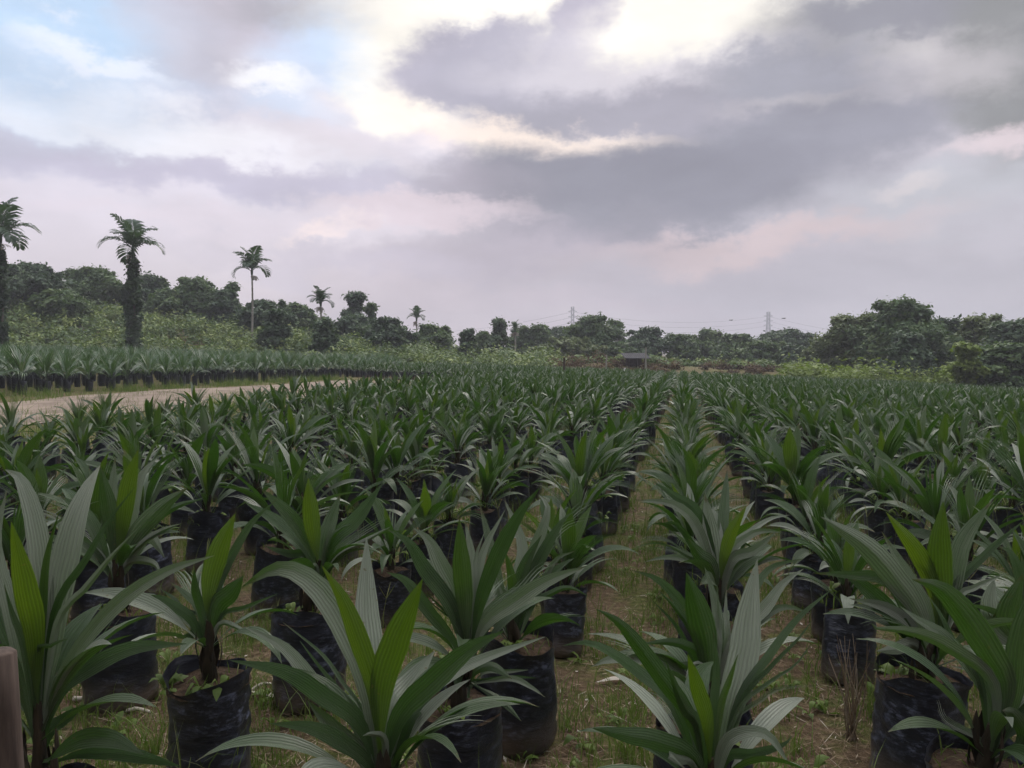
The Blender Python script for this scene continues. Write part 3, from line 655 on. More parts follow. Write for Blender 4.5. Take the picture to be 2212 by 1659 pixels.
   ([(920, 1400), (880, 1120), (838, 780)], 98, .1, .02, 0), ([(1010, 1400), (1090, 1130), (1222, 895)], 62, -.1, 1., 0), ([(860, 1350), (720, 1020), (520, 870), (200, 838)], 56, .05, .12, 0),
   ([(1060, 1350), (1260, 1160), (1400, 1120), (1565, 1140)], 40, .05, .2, 0), ([(1050, 1330), (1280, 1120), (1450, 1010), (1630, 975)], 34, .15, .2, 0), ([(1080, 1400), (1300, 1300), (1495, 1130)], 54, .0, .12, 0),
   ([(860, 1480), (640, 1380), (450, 1370), (280, 1412)], 36, .0, .1, 0), ([(870, 1450), (680, 1350), (550, 1280), (470, 1245)], 32, -.05, .35, 0), ([(900, 1450), (790, 1350), (685, 1195)], 76, -.1, .7, 0),
   ([(1050, 1480), (1160, 1330), (1210, 1240), (1300, 1300)], 30, .05, .2, 0), ([(960, 1400), (960, 1100), (910, 880)], 60, .2, .05, 0), ([(1000, 1350), (1030, 900), (1045, 545)], 72, .25, .2, 0), ([(900, 1350), (760, 950), (560, 800), (360, 665)], 62, .2, .5, 0),
   ([(860, 1500), (600, 1080), (420, 1060)], 40, .1, .3, 0), ([(1080, 1520), (1300, 1330), (1400, 1290)], 36, .0, .25, 0)]),
 dict(row=('R', 1), c=6, D=2.0, bx=2130, o=(1160, 1400), label='oil palm seedling at bottom right, long leaves sweeping up to the left', fr=[
   ([(1250, 1200), (1150, 980), (960, 700), (840, 590), (700, 548)], 92, -.1, .5, 0), ([(1180, 1190), (930, 960), (700, 860), (470, 835), (460, 808)], 50, -.05, .12, 0), ([(1230, 1280), (1060, 1100), (930, 1060)], 30, .1, .2, 0),
   ([(1300, 1250), (1340, 900), (1450, 500)], 70, -.05, .5, 0), ([(1100, 1150), (960, 950), (870, 760), (790, 640)], 26, .15, .4, 0), ([(1250, 1400), (1380, 1300), (1500, 1200)], 50, .05, .3, 0),
   ([(1100, 1500), (900, 1380), (850, 1260)], 24, .1, .1, 3), ([(1350, 1500), (1300, 1350), (1230, 1320)], 50, -.1, .4, 0), ([(1150, 1250), (900, 900), (740, 790), (630, 708)], 50, .15, .15, 0), ([(1250, 1350), (1420, 1150), (1560, 1080)], 55, .1, .3, 0)]),
 dict(row=('R', 1), c=6, D=2.56, bx=1990, o=(830, 900), label='oil palm seedling at right with bright fan of leaves above a torn bag', fr=[
   ([(850, 700), (750, 420), (545, 150)], 56, -.08, 1., 0), ([(870, 700), (860, 380), (882, 88)], 74, -.1, 1., 0), ([(920, 640), (990, 330), (1165, 88)], 62, .12, .3, 0),
   ([(930, 640), (1120, 410), (1357, 200)], 30, .1, .3, 0), ([(760, 780), (620, 560), (430, 350), (160, 178)], 80, .0, .2, 0), ([(960, 680), (1060, 600), (1265, 508)], 26, .0, .35, 0),
   ([(790, 760), (680, 540), (520, 265)], 44, .15, .25, 0), ([(700, 820), (560, 560), (300, 520), (118, 512)], 40, .1, .3, 0), ([(720, 860), (560, 720), (330, 660)], 40, .05, .3, 0),
   ([(880, 650), (800, 480), (660, 355)], 40, .0, .3, 0), ([(640, 830), (470, 640), (270, 480)], 60, .1, .4, 0), ([(720, 940), (600, 960), (490, 970)], 40, -.1, .2, 0)]),
 dict(row=('R', 2), c=6, D=2.7, bx=2340, o=(1480, 860), label='oil palm seedling cut by the right picture edge, one pale upright leaf', fr=[
   ([(1330, 950), (1200, 850), (1150, 700), (1183, 535)], 66, .1, .02, 0), ([(1380, 900), (1270, 780), (1350, 515)], 70, -.1, .75, 0), ([(1420, 800), (1380, 600), (1340, 400)], 40, .1, .2, 0),
   ([(1480, 700), (1500, 500), (1520, 250)], 60, -.1, .9, 0), ([(1550, 800), (1700, 600), (1850, 450)], 60, .1, .3, 0), ([(1400, 860), (1340, 820), (1320, 900)], 40, -.1, .3, 0), ([(1560, 860), (1750, 800), (1900, 860)], 50, -.1, .3, 0), ([(1400, 780), (1300, 420), (1200, 350)], 40, .15, .25, 0)]),
]
for h in HER:
    o3 = at(*C(h['c'], *h['o']), h['D']); bpt = at(h['bx'], 1200, h['D']); bx_, by_ = float(bpt[0]), float(o3[1])
    plan.append(dict(row=h['row'], s=float(np.dot((bx_, by_), RD)), x=bx_, y=by_, z=0., kind='hero', hero=h, vis=True, size=9 + 1 / h['D'], o3=o3))
vis = sorted([p for p in plan if p['vis']], key=lambda p: -p['size'])
TOP = vis[:300]; topset = set(id(p) for p in TOP)
# order within each row, counted from the front among seedlings in view
byrow = {}
for p in vis: byrow.setdefault(p['row'], []).append(p)
for k, l in byrow.items():
    l.sort(key=lambda p: p['y'])
    for j, p in enumerate(l): p['ord'] = j + 1
def lab(p):
    side, i = p['row']; n = ordinal(p['ord'])
    if side == 'T': return f'tall potted oil palm, {n} from the left in the {"front" if i == 0 else ordinal(i + 1)} row beyond the dirt track'
    return f'potted oil palm, {n} from the front, {ordinal(i + 1)} row {"left" if side == "L" else "right"} of the grassy aisle'
GROUP = 'potted oil palm seedlings in nursery rows'
rng = np.random.default_rng(77)
for n_, p in enumerate(TOP):
    if p['kind'] == 'hero':
        h = p['hero']; root = empty('potted_oil_palm', (p['x'], p['y'], 0)); tag(root, h['label'], 'oil palm seedling', GROUP)
        base = np.array([p['x'], p['y'], 0]); org = p['o3'] - base
        b = link('polybag', BAGS[n_ % 9], root); s_ = link('soil', SOILS[n_ % 3], b)
        zt = org[2]; st = MB(); rg = np.random.default_rng(n_)
        P = curve([(0, 0, .34), (org[0] * .25, org[1] * .25, .34 + (zt - .34) * .5), (org[0], org[1], zt)], 7)
        tube(st, P, np.interp(np.linspace(0, 1, 8), [0, .3, 1], [.030, .022, .008]), 9, jit=.12, rng=rg)
        for k in range(9):
            a = rg.random() * 6.28; d = np.array([math.cos(a), math.sin(a), 0]); q0 = P[rg.integers(0, 5)]
            blade(st, [q0 + d * .028, q0 + d * .042 + (0, 0, .05), q0 + d * .036 + np.array([0, 0, .11])], .014, np.cross(d, (0, 0, 1)), .3, 4, 2, 0, .2, petw=.008)
        st.build('stem', M_FIBRE, root)
        kpx = CR[h['c']][2] * 1024 / 2212 / F
        for pts, hw, dd, age, cb in h['fr']:
            m = len(pts); low_ = .05 + .14 * (1 - age) * rg.uniform(.6, 1); Q = [org + np.array([0, 0, -low_])]
            for j, q in enumerate(pts):
                t = (j + 1) / m; Q.append(at(*C(h['c'], *q), h['D'] + dd * t ** 1.3 - .0 * t) - base)
            if cb == 0 and age > .15 and age < .8 and rg.random() < .22: age = .09  # a share of fronds switched to the painted pale sheen
            m_ = MB(); P = curve(Q, 18)
            view = norm(CAM - (P + base)); T = norm(np.gradient(P, axis=0)); side = norm(np.cross(T, view))
            roll = rg.normal(0, .25); side = norm(side * math.cos(roll) + view * math.sin(roll))
            Ln = np.linalg.norm(np.diff(P, axis=0), axis=1).sum()
            # the upper face looks towards the crown's axis
            radial = P[-1] - org; upv = np.array([-radial[0], -radial[1], max(.3 * Ln, .05)])
            blade(m_, P, hw * kpx * h['D'] * .90 / math.cos(.36) , side, .36 if hw > 30 else .6, 18, 12, .12, age, cb, rg, up=upv)
            m_.build('frond', M_LEAF, root)
        for k in range(10):
            a = rg.uniform(-.6, 3.7) if k < 8 else rg.uniform(3.3, 6.1)
            m_ = MB(); sp = dict(azm=a, th0=R(rg.uniform(18, 55)), bend=R(rg.uniform(45, 90)), Ln=rg.uniform(.32, .46), W=rg.uniform(.02, .036), old=rg.uniform(.5, 1), o=tuple(org + (0, 0, -.10)), comb=3 if k == 1 else 0, roll=rg.normal(0, .4), tw=rg.normal(0, .3), pet=.2)
            add_spec(m_, sp, 14, 8, rg); m_.build('frond', M_LEAF, root)
        continue
    rz = rng.random() * 6.28; sc = rng.uniform(.74, 1.04) if p['kind'] != 'tall' else rng.uniform(.8, 1.1)
    root = empty('tall_potted_oil_palm' if p['kind'] == 'tall' else 'potted_oil_palm', (p['x'], p['y'], p['z']), rz); root.scale = (sc, sc, sc)
    root.rotation_euler = (rng.normal(0, .06), rng.normal(0, .06), rz)
    tag(root, lab(p), 'oil palm seedling', GROUP)
    b = link('polybag', BAGS[int(rng.integers(9))], root); b.rotation_euler = (rng.normal(0, .03), rng.normal(0, .03), rng.random() * 6)
    if p['kind'] == 'tall': root.scale = (sc * 1.05, sc * 1.05, sc * rng.uniform(.9, 1.2)); link('stem', STEMS[int(rng.integers(3))], root); link('foliage', TALL[int(rng.integers(5))], root); continue
    link('soil', SOILS[int(rng.integers(3))], b); link('stem', STEMS[int(rng.integers(3))], root)
    if p['y'] < 6.5:
        for fm in PROTO[int(rng.integers(10))]: link('frond', fm, root)
    else: link('foliage', MIDS[int(rng.integers(12))], root)
# the rest of the nursery, past the three hundred largest
mass = MB(); rest = [p for p in plan if id(p) not in topset]
for p in rest:
    tall = p['kind'] == 'tall'; src = (TALLF if tall else FARS)[int(rng.integers(8))]
    if tall: src_m = src
    a = rng.random() * 6.28; sc = rng.uniform(.80, 1.05); c_, s_ = math.cos(a) * sc, math.sin(a) * sc
    v, f, uv, r, m = src.arrays(); m = m.copy()
    if tall: m = np.where(m == 0, 3, m)
    v = v @ np.array([[c_, -s_, 0], [s_, c_, 0], [0, 0, sc]]).T + (p['x'], p['y'], p['z'])
    mass.v.append(v); mass.f.append(f + mass.n); mass.n += len(v); mass.uv.append(uv); mass.r.append(r); mass.m.append(m)
tag(mass.build('distant_oil_palms', [M_LEAF, M_BAG, M_FIBRE, M_LEAF_T]), 'dense far rows of potted oil palms merging towards the tree line', 'oil palm rows', kind='stuff')

# ------------------------------------------------------------------ grass, weeds, litter
def blades(mb, x, y, h, rng, w=.0035, lean=.5, rlo=0., rhi=.75, z=None, seg=3):
    n = len(x); z = ground_z(x, y) if z is None else z
    a = rng.random(n) * 6.28; ln = rng.uniform(.1, lean, n) * h; fa = rng.random(n) * 6.28
    s = np.linspace(0, 1, seg + 1)
    P = np.stack([x[:, None] + np.cos(a)[:, None] * ln[:, None] * s ** 2, y[:, None] + np.sin(a)[:, None] * ln[:, None] * s ** 2, z[:, None] - .004 + h[:, None] * (s - .25 * s ** 3 * (ln / h)[:, None])], -1)
    W = (np.broadcast_to(w, (n,)))[:, None] * (1 - s ** 1.6 * .95)
    S = np.stack([np.cos(fa), np.sin(fa), np.zeros(n)], -1)[:, None]
    v = np.stack([P - S * W[..., None], P + S * W[..., None]], 2)      # n, seg+1, 2, 3
    base = np.arange(n)[:, None] * (2 * (seg + 1)); k = np.arange(seg)[None] * 2
    f = np.stack([base + k, base + k + 1, base + k + 3, base + k + 2], -1).reshape(-1, 4)
    mb.add(v.reshape(-1, 3), f, None, np.repeat(rng.uniform(rlo, rhi, n), 2 * (seg + 1)))
def vnoise(x, y, sc, seed):
    r = np.random.default_rng(seed).random((64, 64)); X = x * sc; Y = y * sc
    i = np.floor(X).astype(int); j = np.floor(Y).astype(int); fx = X - i; fy = Y - j; fx = fx * fx * (3 - 2 * fx); fy = fy * fy * (3 - 2 * fy)
    g = lambda a, b: r[a % 64, b % 64]
    return (g(i, j) * (1 - fx) + g(i + 1, j) * fx) * (1 - fy) + (g(i, j + 1) * (1 - fx) + g(i + 1, j + 1) * fx) * fy
def scatter(n, d0, d1, rng, pw=1.0, um=.74):
    y = (d0 ** pw + rng.random(n) * (d1 ** pw - d0 ** pw)) ** (1 / pw); u = rng.uniform(-um, um, n); return u * (y + .6), y
rng = np.random.default_rng(3); g = MB()
x, y = scatter(46000, 1.7, 7, rng, 1.3); k = vnoise(x, y, 2.6, 1) * .6 + vnoise(x, y, 8, 2) * .4; keep = rng.random(len(x)) < sstep(.46, .64, k); x, y = x[keep], y[keep]
blades(g, x, y, rng.gamma(3, .026, len(x)) + .02, rng, .0019, .9, .1, .9)
x, y = scatter(45000, 6, 26, rng, 1.2); k = vnoise(x, y, 1.5, 5); keep = rng.random(len(x)) < sstep(.3, .65, k); x, y = x[keep], y[keep]
blades(g, x, y, rng.gamma(3, .04, len(x)) + .04, rng, .004, .7, .1, .8, seg=2)
# tussocks with longer blades
tx, ty = scatter(700, 1.9, 9, rng, 1.2)
ax, ay = xy(np.full(60, -.27) + rng.normal(0, .12, 60), rng.uniform(1.9, 12, 60)); tx = np.concatenate([tx, ax]); ty = np.concatenate([ty, ay])
for a, b in zip(tx, ty):
    n = int(rng.integers(10, 34)); r = rng.uniform(.02, .07)
    blades(g, a + rng.normal(0, r, n), b + rng.normal(0, r, n), rng.uniform(.06, .22, n) * rng.uniform(.6, 1.2), rng, .0022, 1.0, .15, .85, seg=4)
for k in range(420):
    la, s_ = rng.uniform(1.0, 6.5), rng.uniform(2.6, 9); a, b = xy(la, s_); n = int(rng.integers(8, 26))
    blades(g, a + rng.normal(0, .07, n), b + rng.normal(0, .07, n), rng.uniform(.08, .32, n), rng, .0026, 1.0, .3, 1, seg=4)
# grass in front of the bag at lower left and weedy patch on the right
hx, hy = HER[1], None
bx0 = [p for p in plan if p.get('hero') is HER[1]][0]
blades(g, bx0['x'] + rng.normal(0, .10, 46), bx0['y'] - .2 + rng.normal(0, .05, 46), rng.uniform(.12, .42, 46), rng, .0022, .9, .2, .9, seg=5)
bx1 = [p for p in plan if p.get('hero') is HER[5]][0]
blades(g, bx1['x'] + rng.normal(-.02, .05, 26), bx1['y'] - .2 + rng.normal(0, .03, 26), rng.uniform(.2, .42, 26), rng, .003, .6, .2, .7, seg=5)
for p in TOP:
    if p['kind'] != 'tall' and p['y'] < 8:
        n = int(rng.integers(14, 60)); a = rng.random(n) * 6.28; r = .12 * np.sqrt(rng.random(n)); k = .36 if p['kind'] == 'hero' else .34
        blades(g, p['x'] + r * np.cos(a), p['y'] + r * np.sin(a), rng.uniform(.02, .09, n), rng, .0025, 1.2, .1, .8, z=np.full(n, p['z'] + k), seg=3)
# verges of the track
s = rng.uniform(6, 40, 26000); la = np.where(rng.random(26000) < .55, -11.0 + rng.normal(0, .7, 26000), -17.9 + rng.normal(0, .55, 26000)); x, y = xy(la, s); kp = vnoise(x, y, .9, 9) + .25 * rng.random(len(x)) > .66; x, y = x[kp], y[kp]
blades(g, x, y, rng.gamma(3, .06, len(x)) + .05, rng, .007, .8, .2, .95, seg=2)
tag(g.build('grass', M_GRASS), 'thin green grass and weeds between the bags', 'grass', kind='stuff')
# pale grass stalks with forked seed heads
g = MB(); n = 150; la = np.concatenate([rng.uniform(1.2, 4.5, 110), rng.uniform(-3, 1.2, 40)]); s = rng.uniform(2.6, 8, n); x, y = xy(la, s); h = rng.uniform(.45, .75, n)
for i in range(n):
    a = rng.random() * 6.28; top = np.array([x[i] + .12 * math.cos(a), y[i] + .12 * math.sin(a), h[i]]); P = curve([(x[i], y[i], 0), ((x[i] + top[0]) / 2, (y[i] + top[1]) / 2 + .01, h[i] * .55), top], 5)
    tube(g, P, .0011, 3, rng.uniform(.6, 1), cap=False)
    for k in range(3):
        b = a + rng.normal(0, 1.2); e = top + np.array([math.cos(b) * .035, math.sin(b) * .035, .055]); tube(g, np.linspace(top, e, 3), [.0014, .002, .0008], 3, rng.uniform(.7, 1), cap=False)
tag(g.build('seeding_grass', M_GRASS), 'pale grass stalks with forked seed heads among the seedlings', 'grass', kind='stuff')
# straw, dead leaf bits, pale chips
g = MB(); n = 60000; x, y = scatter(n, 1.6, 9, rng, 1.2); z = ground_z(x, y); a = rng.random(n) * 6.28; Ls = rng.gamma(2.0, .014, n) + .004; W = rng.uniform(.0008, .0022, n)
chip = rng.random(n) < .03; Ls[chip] = rng.uniform(.006, .014, chip.sum()); W[chip] = rng.uniform(.004, .008, chip.sum())
d = np.stack([np.cos(a), np.sin(a), rng.normal(0, .25, n)], -1); sd_ = np.stack([-np.sin(a), np.cos(a), rng.normal(0, .2, n)], -1); c = np.stack([x, y, z + .006 + rng.random(n) * .008], -1)
v = np.stack([c - d * Ls[:, None] - sd_ * W[:, None] * .6, c - d * Ls[:, None] * .3 + sd_ * W[:, None], c + d * Ls[:, None], c + d * Ls[:, None] * .2 - sd_ * W[:, None]], 1)
g.add(v.reshape(-1, 3), np.arange(4 * n).reshape(-1, 4), None, np.repeat(np.where(chip, rng.uniform(.6, .95, n), rng.beta(1.4, 2.6, n)), 4))
tag(g.build('plant_litter', M_STRAW), 'straw, dead leaf scraps and pale chips on the soil', 'litter', kind='stuff')
g = MB()
spots = [(p['x'] + rng.normal(0, .07), p['y'] + rng.normal(0, .07), p['z'] + .36) for p in TOP if p['kind'] != 'tall' and p['y'] < 9 for _ in range(int(rng.integers(1, 4)))]
x, y = scatter(500, 1.9, 9, rng, 1.2); spots += [(a, b, float(ground_z(a, b))) for a, b in zip(x, y)]
for a, b, c in spots:
    for k in range(int(rng.integers(3, 8))):
        th = rng.random() * 6.28; Lw = rng.uniform(.025, .085); d = np.array([math.cos(th), math.sin(th), 0]); h_ = rng.uniform(.01, .06)
        blade(g, [(a, b, c), np.array([a, b, c]) + d * Lw * .5 + (0, 0, h_), np.array([a, b, c]) + d * Lw + (0, 0, h_ * rng.uniform(.2, 1))], Lw * .2, np.array([-d[1], d[0], rng.normal(0, .4)]), .3, 5, 2, .15, rng.uniform(.1, .7), petw=.001)
tag(g.build('broadleaf_weeds', M_GRASS), 'small leafy weeds sprouting in the bags and on the soil', 'weeds', kind='stuff')
# individual fallen things
def dead_leaf(x, y, L_, W_, a, age, label):
    m_ = MB(); d = np.array([math.cos(a), math.sin(a), 0])
    P = [np.zeros(3) - d * L_ / 2 + (0, 0, .012), np.array([0, 0, .03]), d * L_ / 2 + np.array([0, 0, .015])]
    blade(m_, P, W_, np.array([-d[1], d[0], .1]), .3, 10, 6, .02, age, rng=rng); o = m_.build('dead_leaf', M_STRAW, loc=(x, y, 0)); tag(o, label, 'dead leaf', 'fallen dead leaves'); return o
q = at(575, 1345, 3.25); dead_leaf(q[0], q[1], .20, .022, 2.7, .95, 'dry pinkish leaf lying left of the third seedling bag')
q = at(190, 1570, 2.4); dead_leaf(q[0], q[1] + .1, .10, .02, .5, .7, 'curled tan leaf on the soil right of the timber stake')
q = at(1180, 1345, 3.4); dead_leaf(q[0] + .3, q[1], .16, .016, .1, .9, 'pale dry leaf on the aisle soil beside the left row')
def stick(p0, p1, r, label):
    m_ = MB(); rg = np.random.default_rng(len(label)); p0 = np.array(p0); p1 = np.array(p1); mid = (p0 + p1) / 2 + (0, 0, .012)
    c0 = (p0 + p1) / 2 * np.array([1, 1, 0]); tube(m_, curve([p0 - c0, mid - c0 + rg.normal(0, .006, 3), p1 - c0], 9), np.linspace(r, r * .6, 10), 7, .9, jit=.1, rng=rg)
    tag(m_.build('stick', M_STRAW, loc=c0), label, 'stick', 'fallen sticks')
def gp(x, y):   # point on the flat near ground seen at (x, y)
    d = at(x, y, 1.0) - CAM; t = -(CAMH - .012) / d[2]; return CAM + d * t
stick(gp(160, 1510), gp(285, 1505), .011, 'pale curved stick on the soil right of the timber stake')
stick(gp(275, 1535), gp(325, 1538), .009, 'short grey stick between the stake and the dark bag')
stick(gp(545, 1490), gp(590, 1478), .008, 'short pale stick beside the lower left bag')
stick(gp(1090, 1590), gp(1160, 1600), .004, 'thin straw coloured twig on the bare aisle soil')

# wooden stake, front left
m_ = MB(); rg = np.random.default_rng(9); D = 1.25; tp = at(-5, 1412, D); r = .026
zz = np.linspace(0, float(tp[2]), 12); P = np.stack([tp[0] + (1 - zz / zz[-1]) * .035, np.full(12, tp[1]), zz], -1)
P = np.vstack([P, P[-1] + (0, 0, .004), P[-1] + (0, 0, .006)]) - (tp[0], tp[1], 0)
tube(m_, P, [r] * 11 + [r * .97, r * .8, r * .3], 18, jit=.045, rng=rg)
tag(m_.build('wooden_stake', M_STAKE, loc=(tp[0], tp[1], 0)), 'weathered pinkish timber stake at the bottom left corner', 'stake')

# dead stalk bundle beside the right bag
m_ = MB(); b0 = gp(1840, 1590)
for k in range(26):
    a = rg.random() * 6.28; hh = rg.uniform(.2, .42); e = np.array([math.cos(a) * .05, math.sin(a) * .05, hh])
    tube(m_, curve([np.array([rg.normal(0, .012), rg.normal(0, .012), 0]), e * .5 + rg.normal(0, .01, 3), e + rg.normal(0, .02, 3) * (1, 1, .3)], 5), np.linspace(.0025, .001, 6), 4, rg.uniform(.3, .8), cap=False)
tag(m_.build('dead_weed', M_STRAW, loc=(b0[0], b0[1], 0)), 'dry brown weed stalks standing against the right hand bag', 'weed')

# ------------------------------------------------------------------ trees
def leaf_cloud(mb, cen, rad, n, size, rng, squash=.8, rlo=0., rhi=1., droop=.0, fine=1.0):
    """n leaf sprays on the outer part of a clump"""
    d = norm(rng.standard_normal((n, 3))); rr = rad * rng.beta(2.6, 1.3, n) * (1 + rng.uniform(0, .9, n) * (rng.random(n) < .25))
    c = cen + d * rr[:, None] * np.array([1, 1, squash]); c[:, 2] -= droop * rng.random(n)
    nn = norm(d * .6 + np.array([0, 0, .7]) + rng.normal(0, .5, (n, 3))); a = norm(np.cross(nn, rng.standard_normal((n, 3)))); b = np.cross(nn, a)
    s = size * rng.uniform(.55, 1.35, n)[:, None]
    v = np.stack([c - a * s, c + b * s * .48 + a * s * .1, c + a * s, c - b * s * .48 - a * s * .1], 1).reshape(-1, 3)
    mb.add(v, np.arange(4 * n).reshape(-1, 4), None, np.repeat(np.clip(rng.uniform(rlo, rhi) + rng.normal(0, .14, n), 0, 1), 4))
def limb(mb, a, b, r0, r1, rng, n=5):
    a = np.asarray(a, float); b = np.asarray(b, float); m = (a + b) / 2 + rng.normal(0, .06, 3) * np.linalg.norm(b - a)
    tube(mb, curve([a, m, b], n), np.linspace(r0, r1, n + 1), 6, cap=False)
def tree(name, label, x, ytop, wd, D, kind='round', material=None, group='broadleaf trees along the tree line', cat='tree', bark=None, seed=0, dense=1.0, ybase=None, low=.12):
    rng = np.random.default_rng(seed * 13 + int(x)); p = at(x, ytop, D); gx_, gy_ = float(p[0]), float(p[1]); gz = float(ground_z(gx_, gy_))
    H = float(p[2]) - gz; W = wd * 1024 / 2212 / F * D
    root = empty(name, (gx_, gy_, gz - .05)); tag(root, label, cat, group)
    tr = MB(); cr_ = MB(); size = .115 + .0011 * D
    if kind == 'round': prof = lambda t: max(0., math.sin(math.pi * min(1, low * .4 + .93 * t) ** .8)) ** .6; z0 = low
    elif kind == 'tall': prof = lambda t: (.75 + .25 * math.sin(9 * t + seed)) * min(1, (1.03 - t) * 3) * min(1, .5 + t * 2); z0 = low
    elif kind == 'umbrella': prof = lambda t: math.sqrt(max(0, 1 - (max(t - .35, 0) / .67) ** 2)) * (1 if t > .3 else .5 + t); z0 = .25
    elif kind == 'open': prof = lambda t: .45 + .55 * math.sin(math.pi * min(t * 1.05, 1)); z0 = .35
    elif kind == 'bush': prof = lambda t: math.sqrt(max(0, 1 - t ** 2.2)); z0 = .0
    l1, l2 = rng.uniform(0, 6.28, 2)
    nc = int((34 + 15 * W) * dense * (1 if kind != 'open' else .4)); cens = []
    for k in range(nc):
        t = rng.random() ** .8; a = rng.random() * 6.28; rad = prof(t) * W / 2 * (1 + .22 * math.sin(2 * a + l1 + 4 * t) + .16 * math.sin(3 * a + l2 - 7 * t)); q = math.sqrt(rng.random()) * (1.0 if kind != 'bush' else .95)
        cr = min(rng.uniform(.10, .24) * min(W, H) * (.6 if kind == 'open' else .85), 1.5)
        cens.append((np.array([math.cos(a) * max(rad - cr * .5, .05) * q, math.sin(a) * max(rad - cr * .5, .05) * q, H * (z0 + (1 - z0) * t) - cr * .75 * (t > .6)]), cr))
    # crest clumps give the ragged top line
    for k in range(int(6 * dense) + 2):
        a = rng.random() * 6.28; cens.append((np.array([math.cos(a) * W * .16 * rng.random() * 2, math.sin(a) * W * .16, H * rng.uniform(.86, .96)]), rng.uniform(.06, .12) * H))
    cens.append((np.array([0, 0, H * .95]), .06 * H))
    nl = int(np.clip(430 * dense * (60 / D), 100, 520))
    for c, r_ in cens:
        leaf_cloud(cr_, c, r_, int(nl * np.clip((r_ / .9) ** 1.4, .35, 2.2)), size, rng, rng.uniform(.6, .9), 0.1, .9)
    hb = H * (z0 + .25 * (1 - z0)); r0 = max(.05, .022 * H)
    tube(tr, curve([(0, 0, 0), (rng.normal(0, .05) * W, 0, hb * .5), (rng.normal(0, .05) * W, rng.normal(0, .03) * W, hb), (0, 0, H * .8)], 10), np.linspace(r0, r0 * .3, 11), 8, cap=False, jit=.05, rng=rng)
    for c, r_ in cens[:14]: limb(tr, (0, 0, hb * rng.uniform(.6, 1.2)), c, r0 * .45, r0 * .1, rng)
    tr.build('trunk', bark or M_BARK, root); cr_.build('crown', material or M_TREE, root, smooth=False)
    return root
LT = 'broadleaf trees on the left bank'
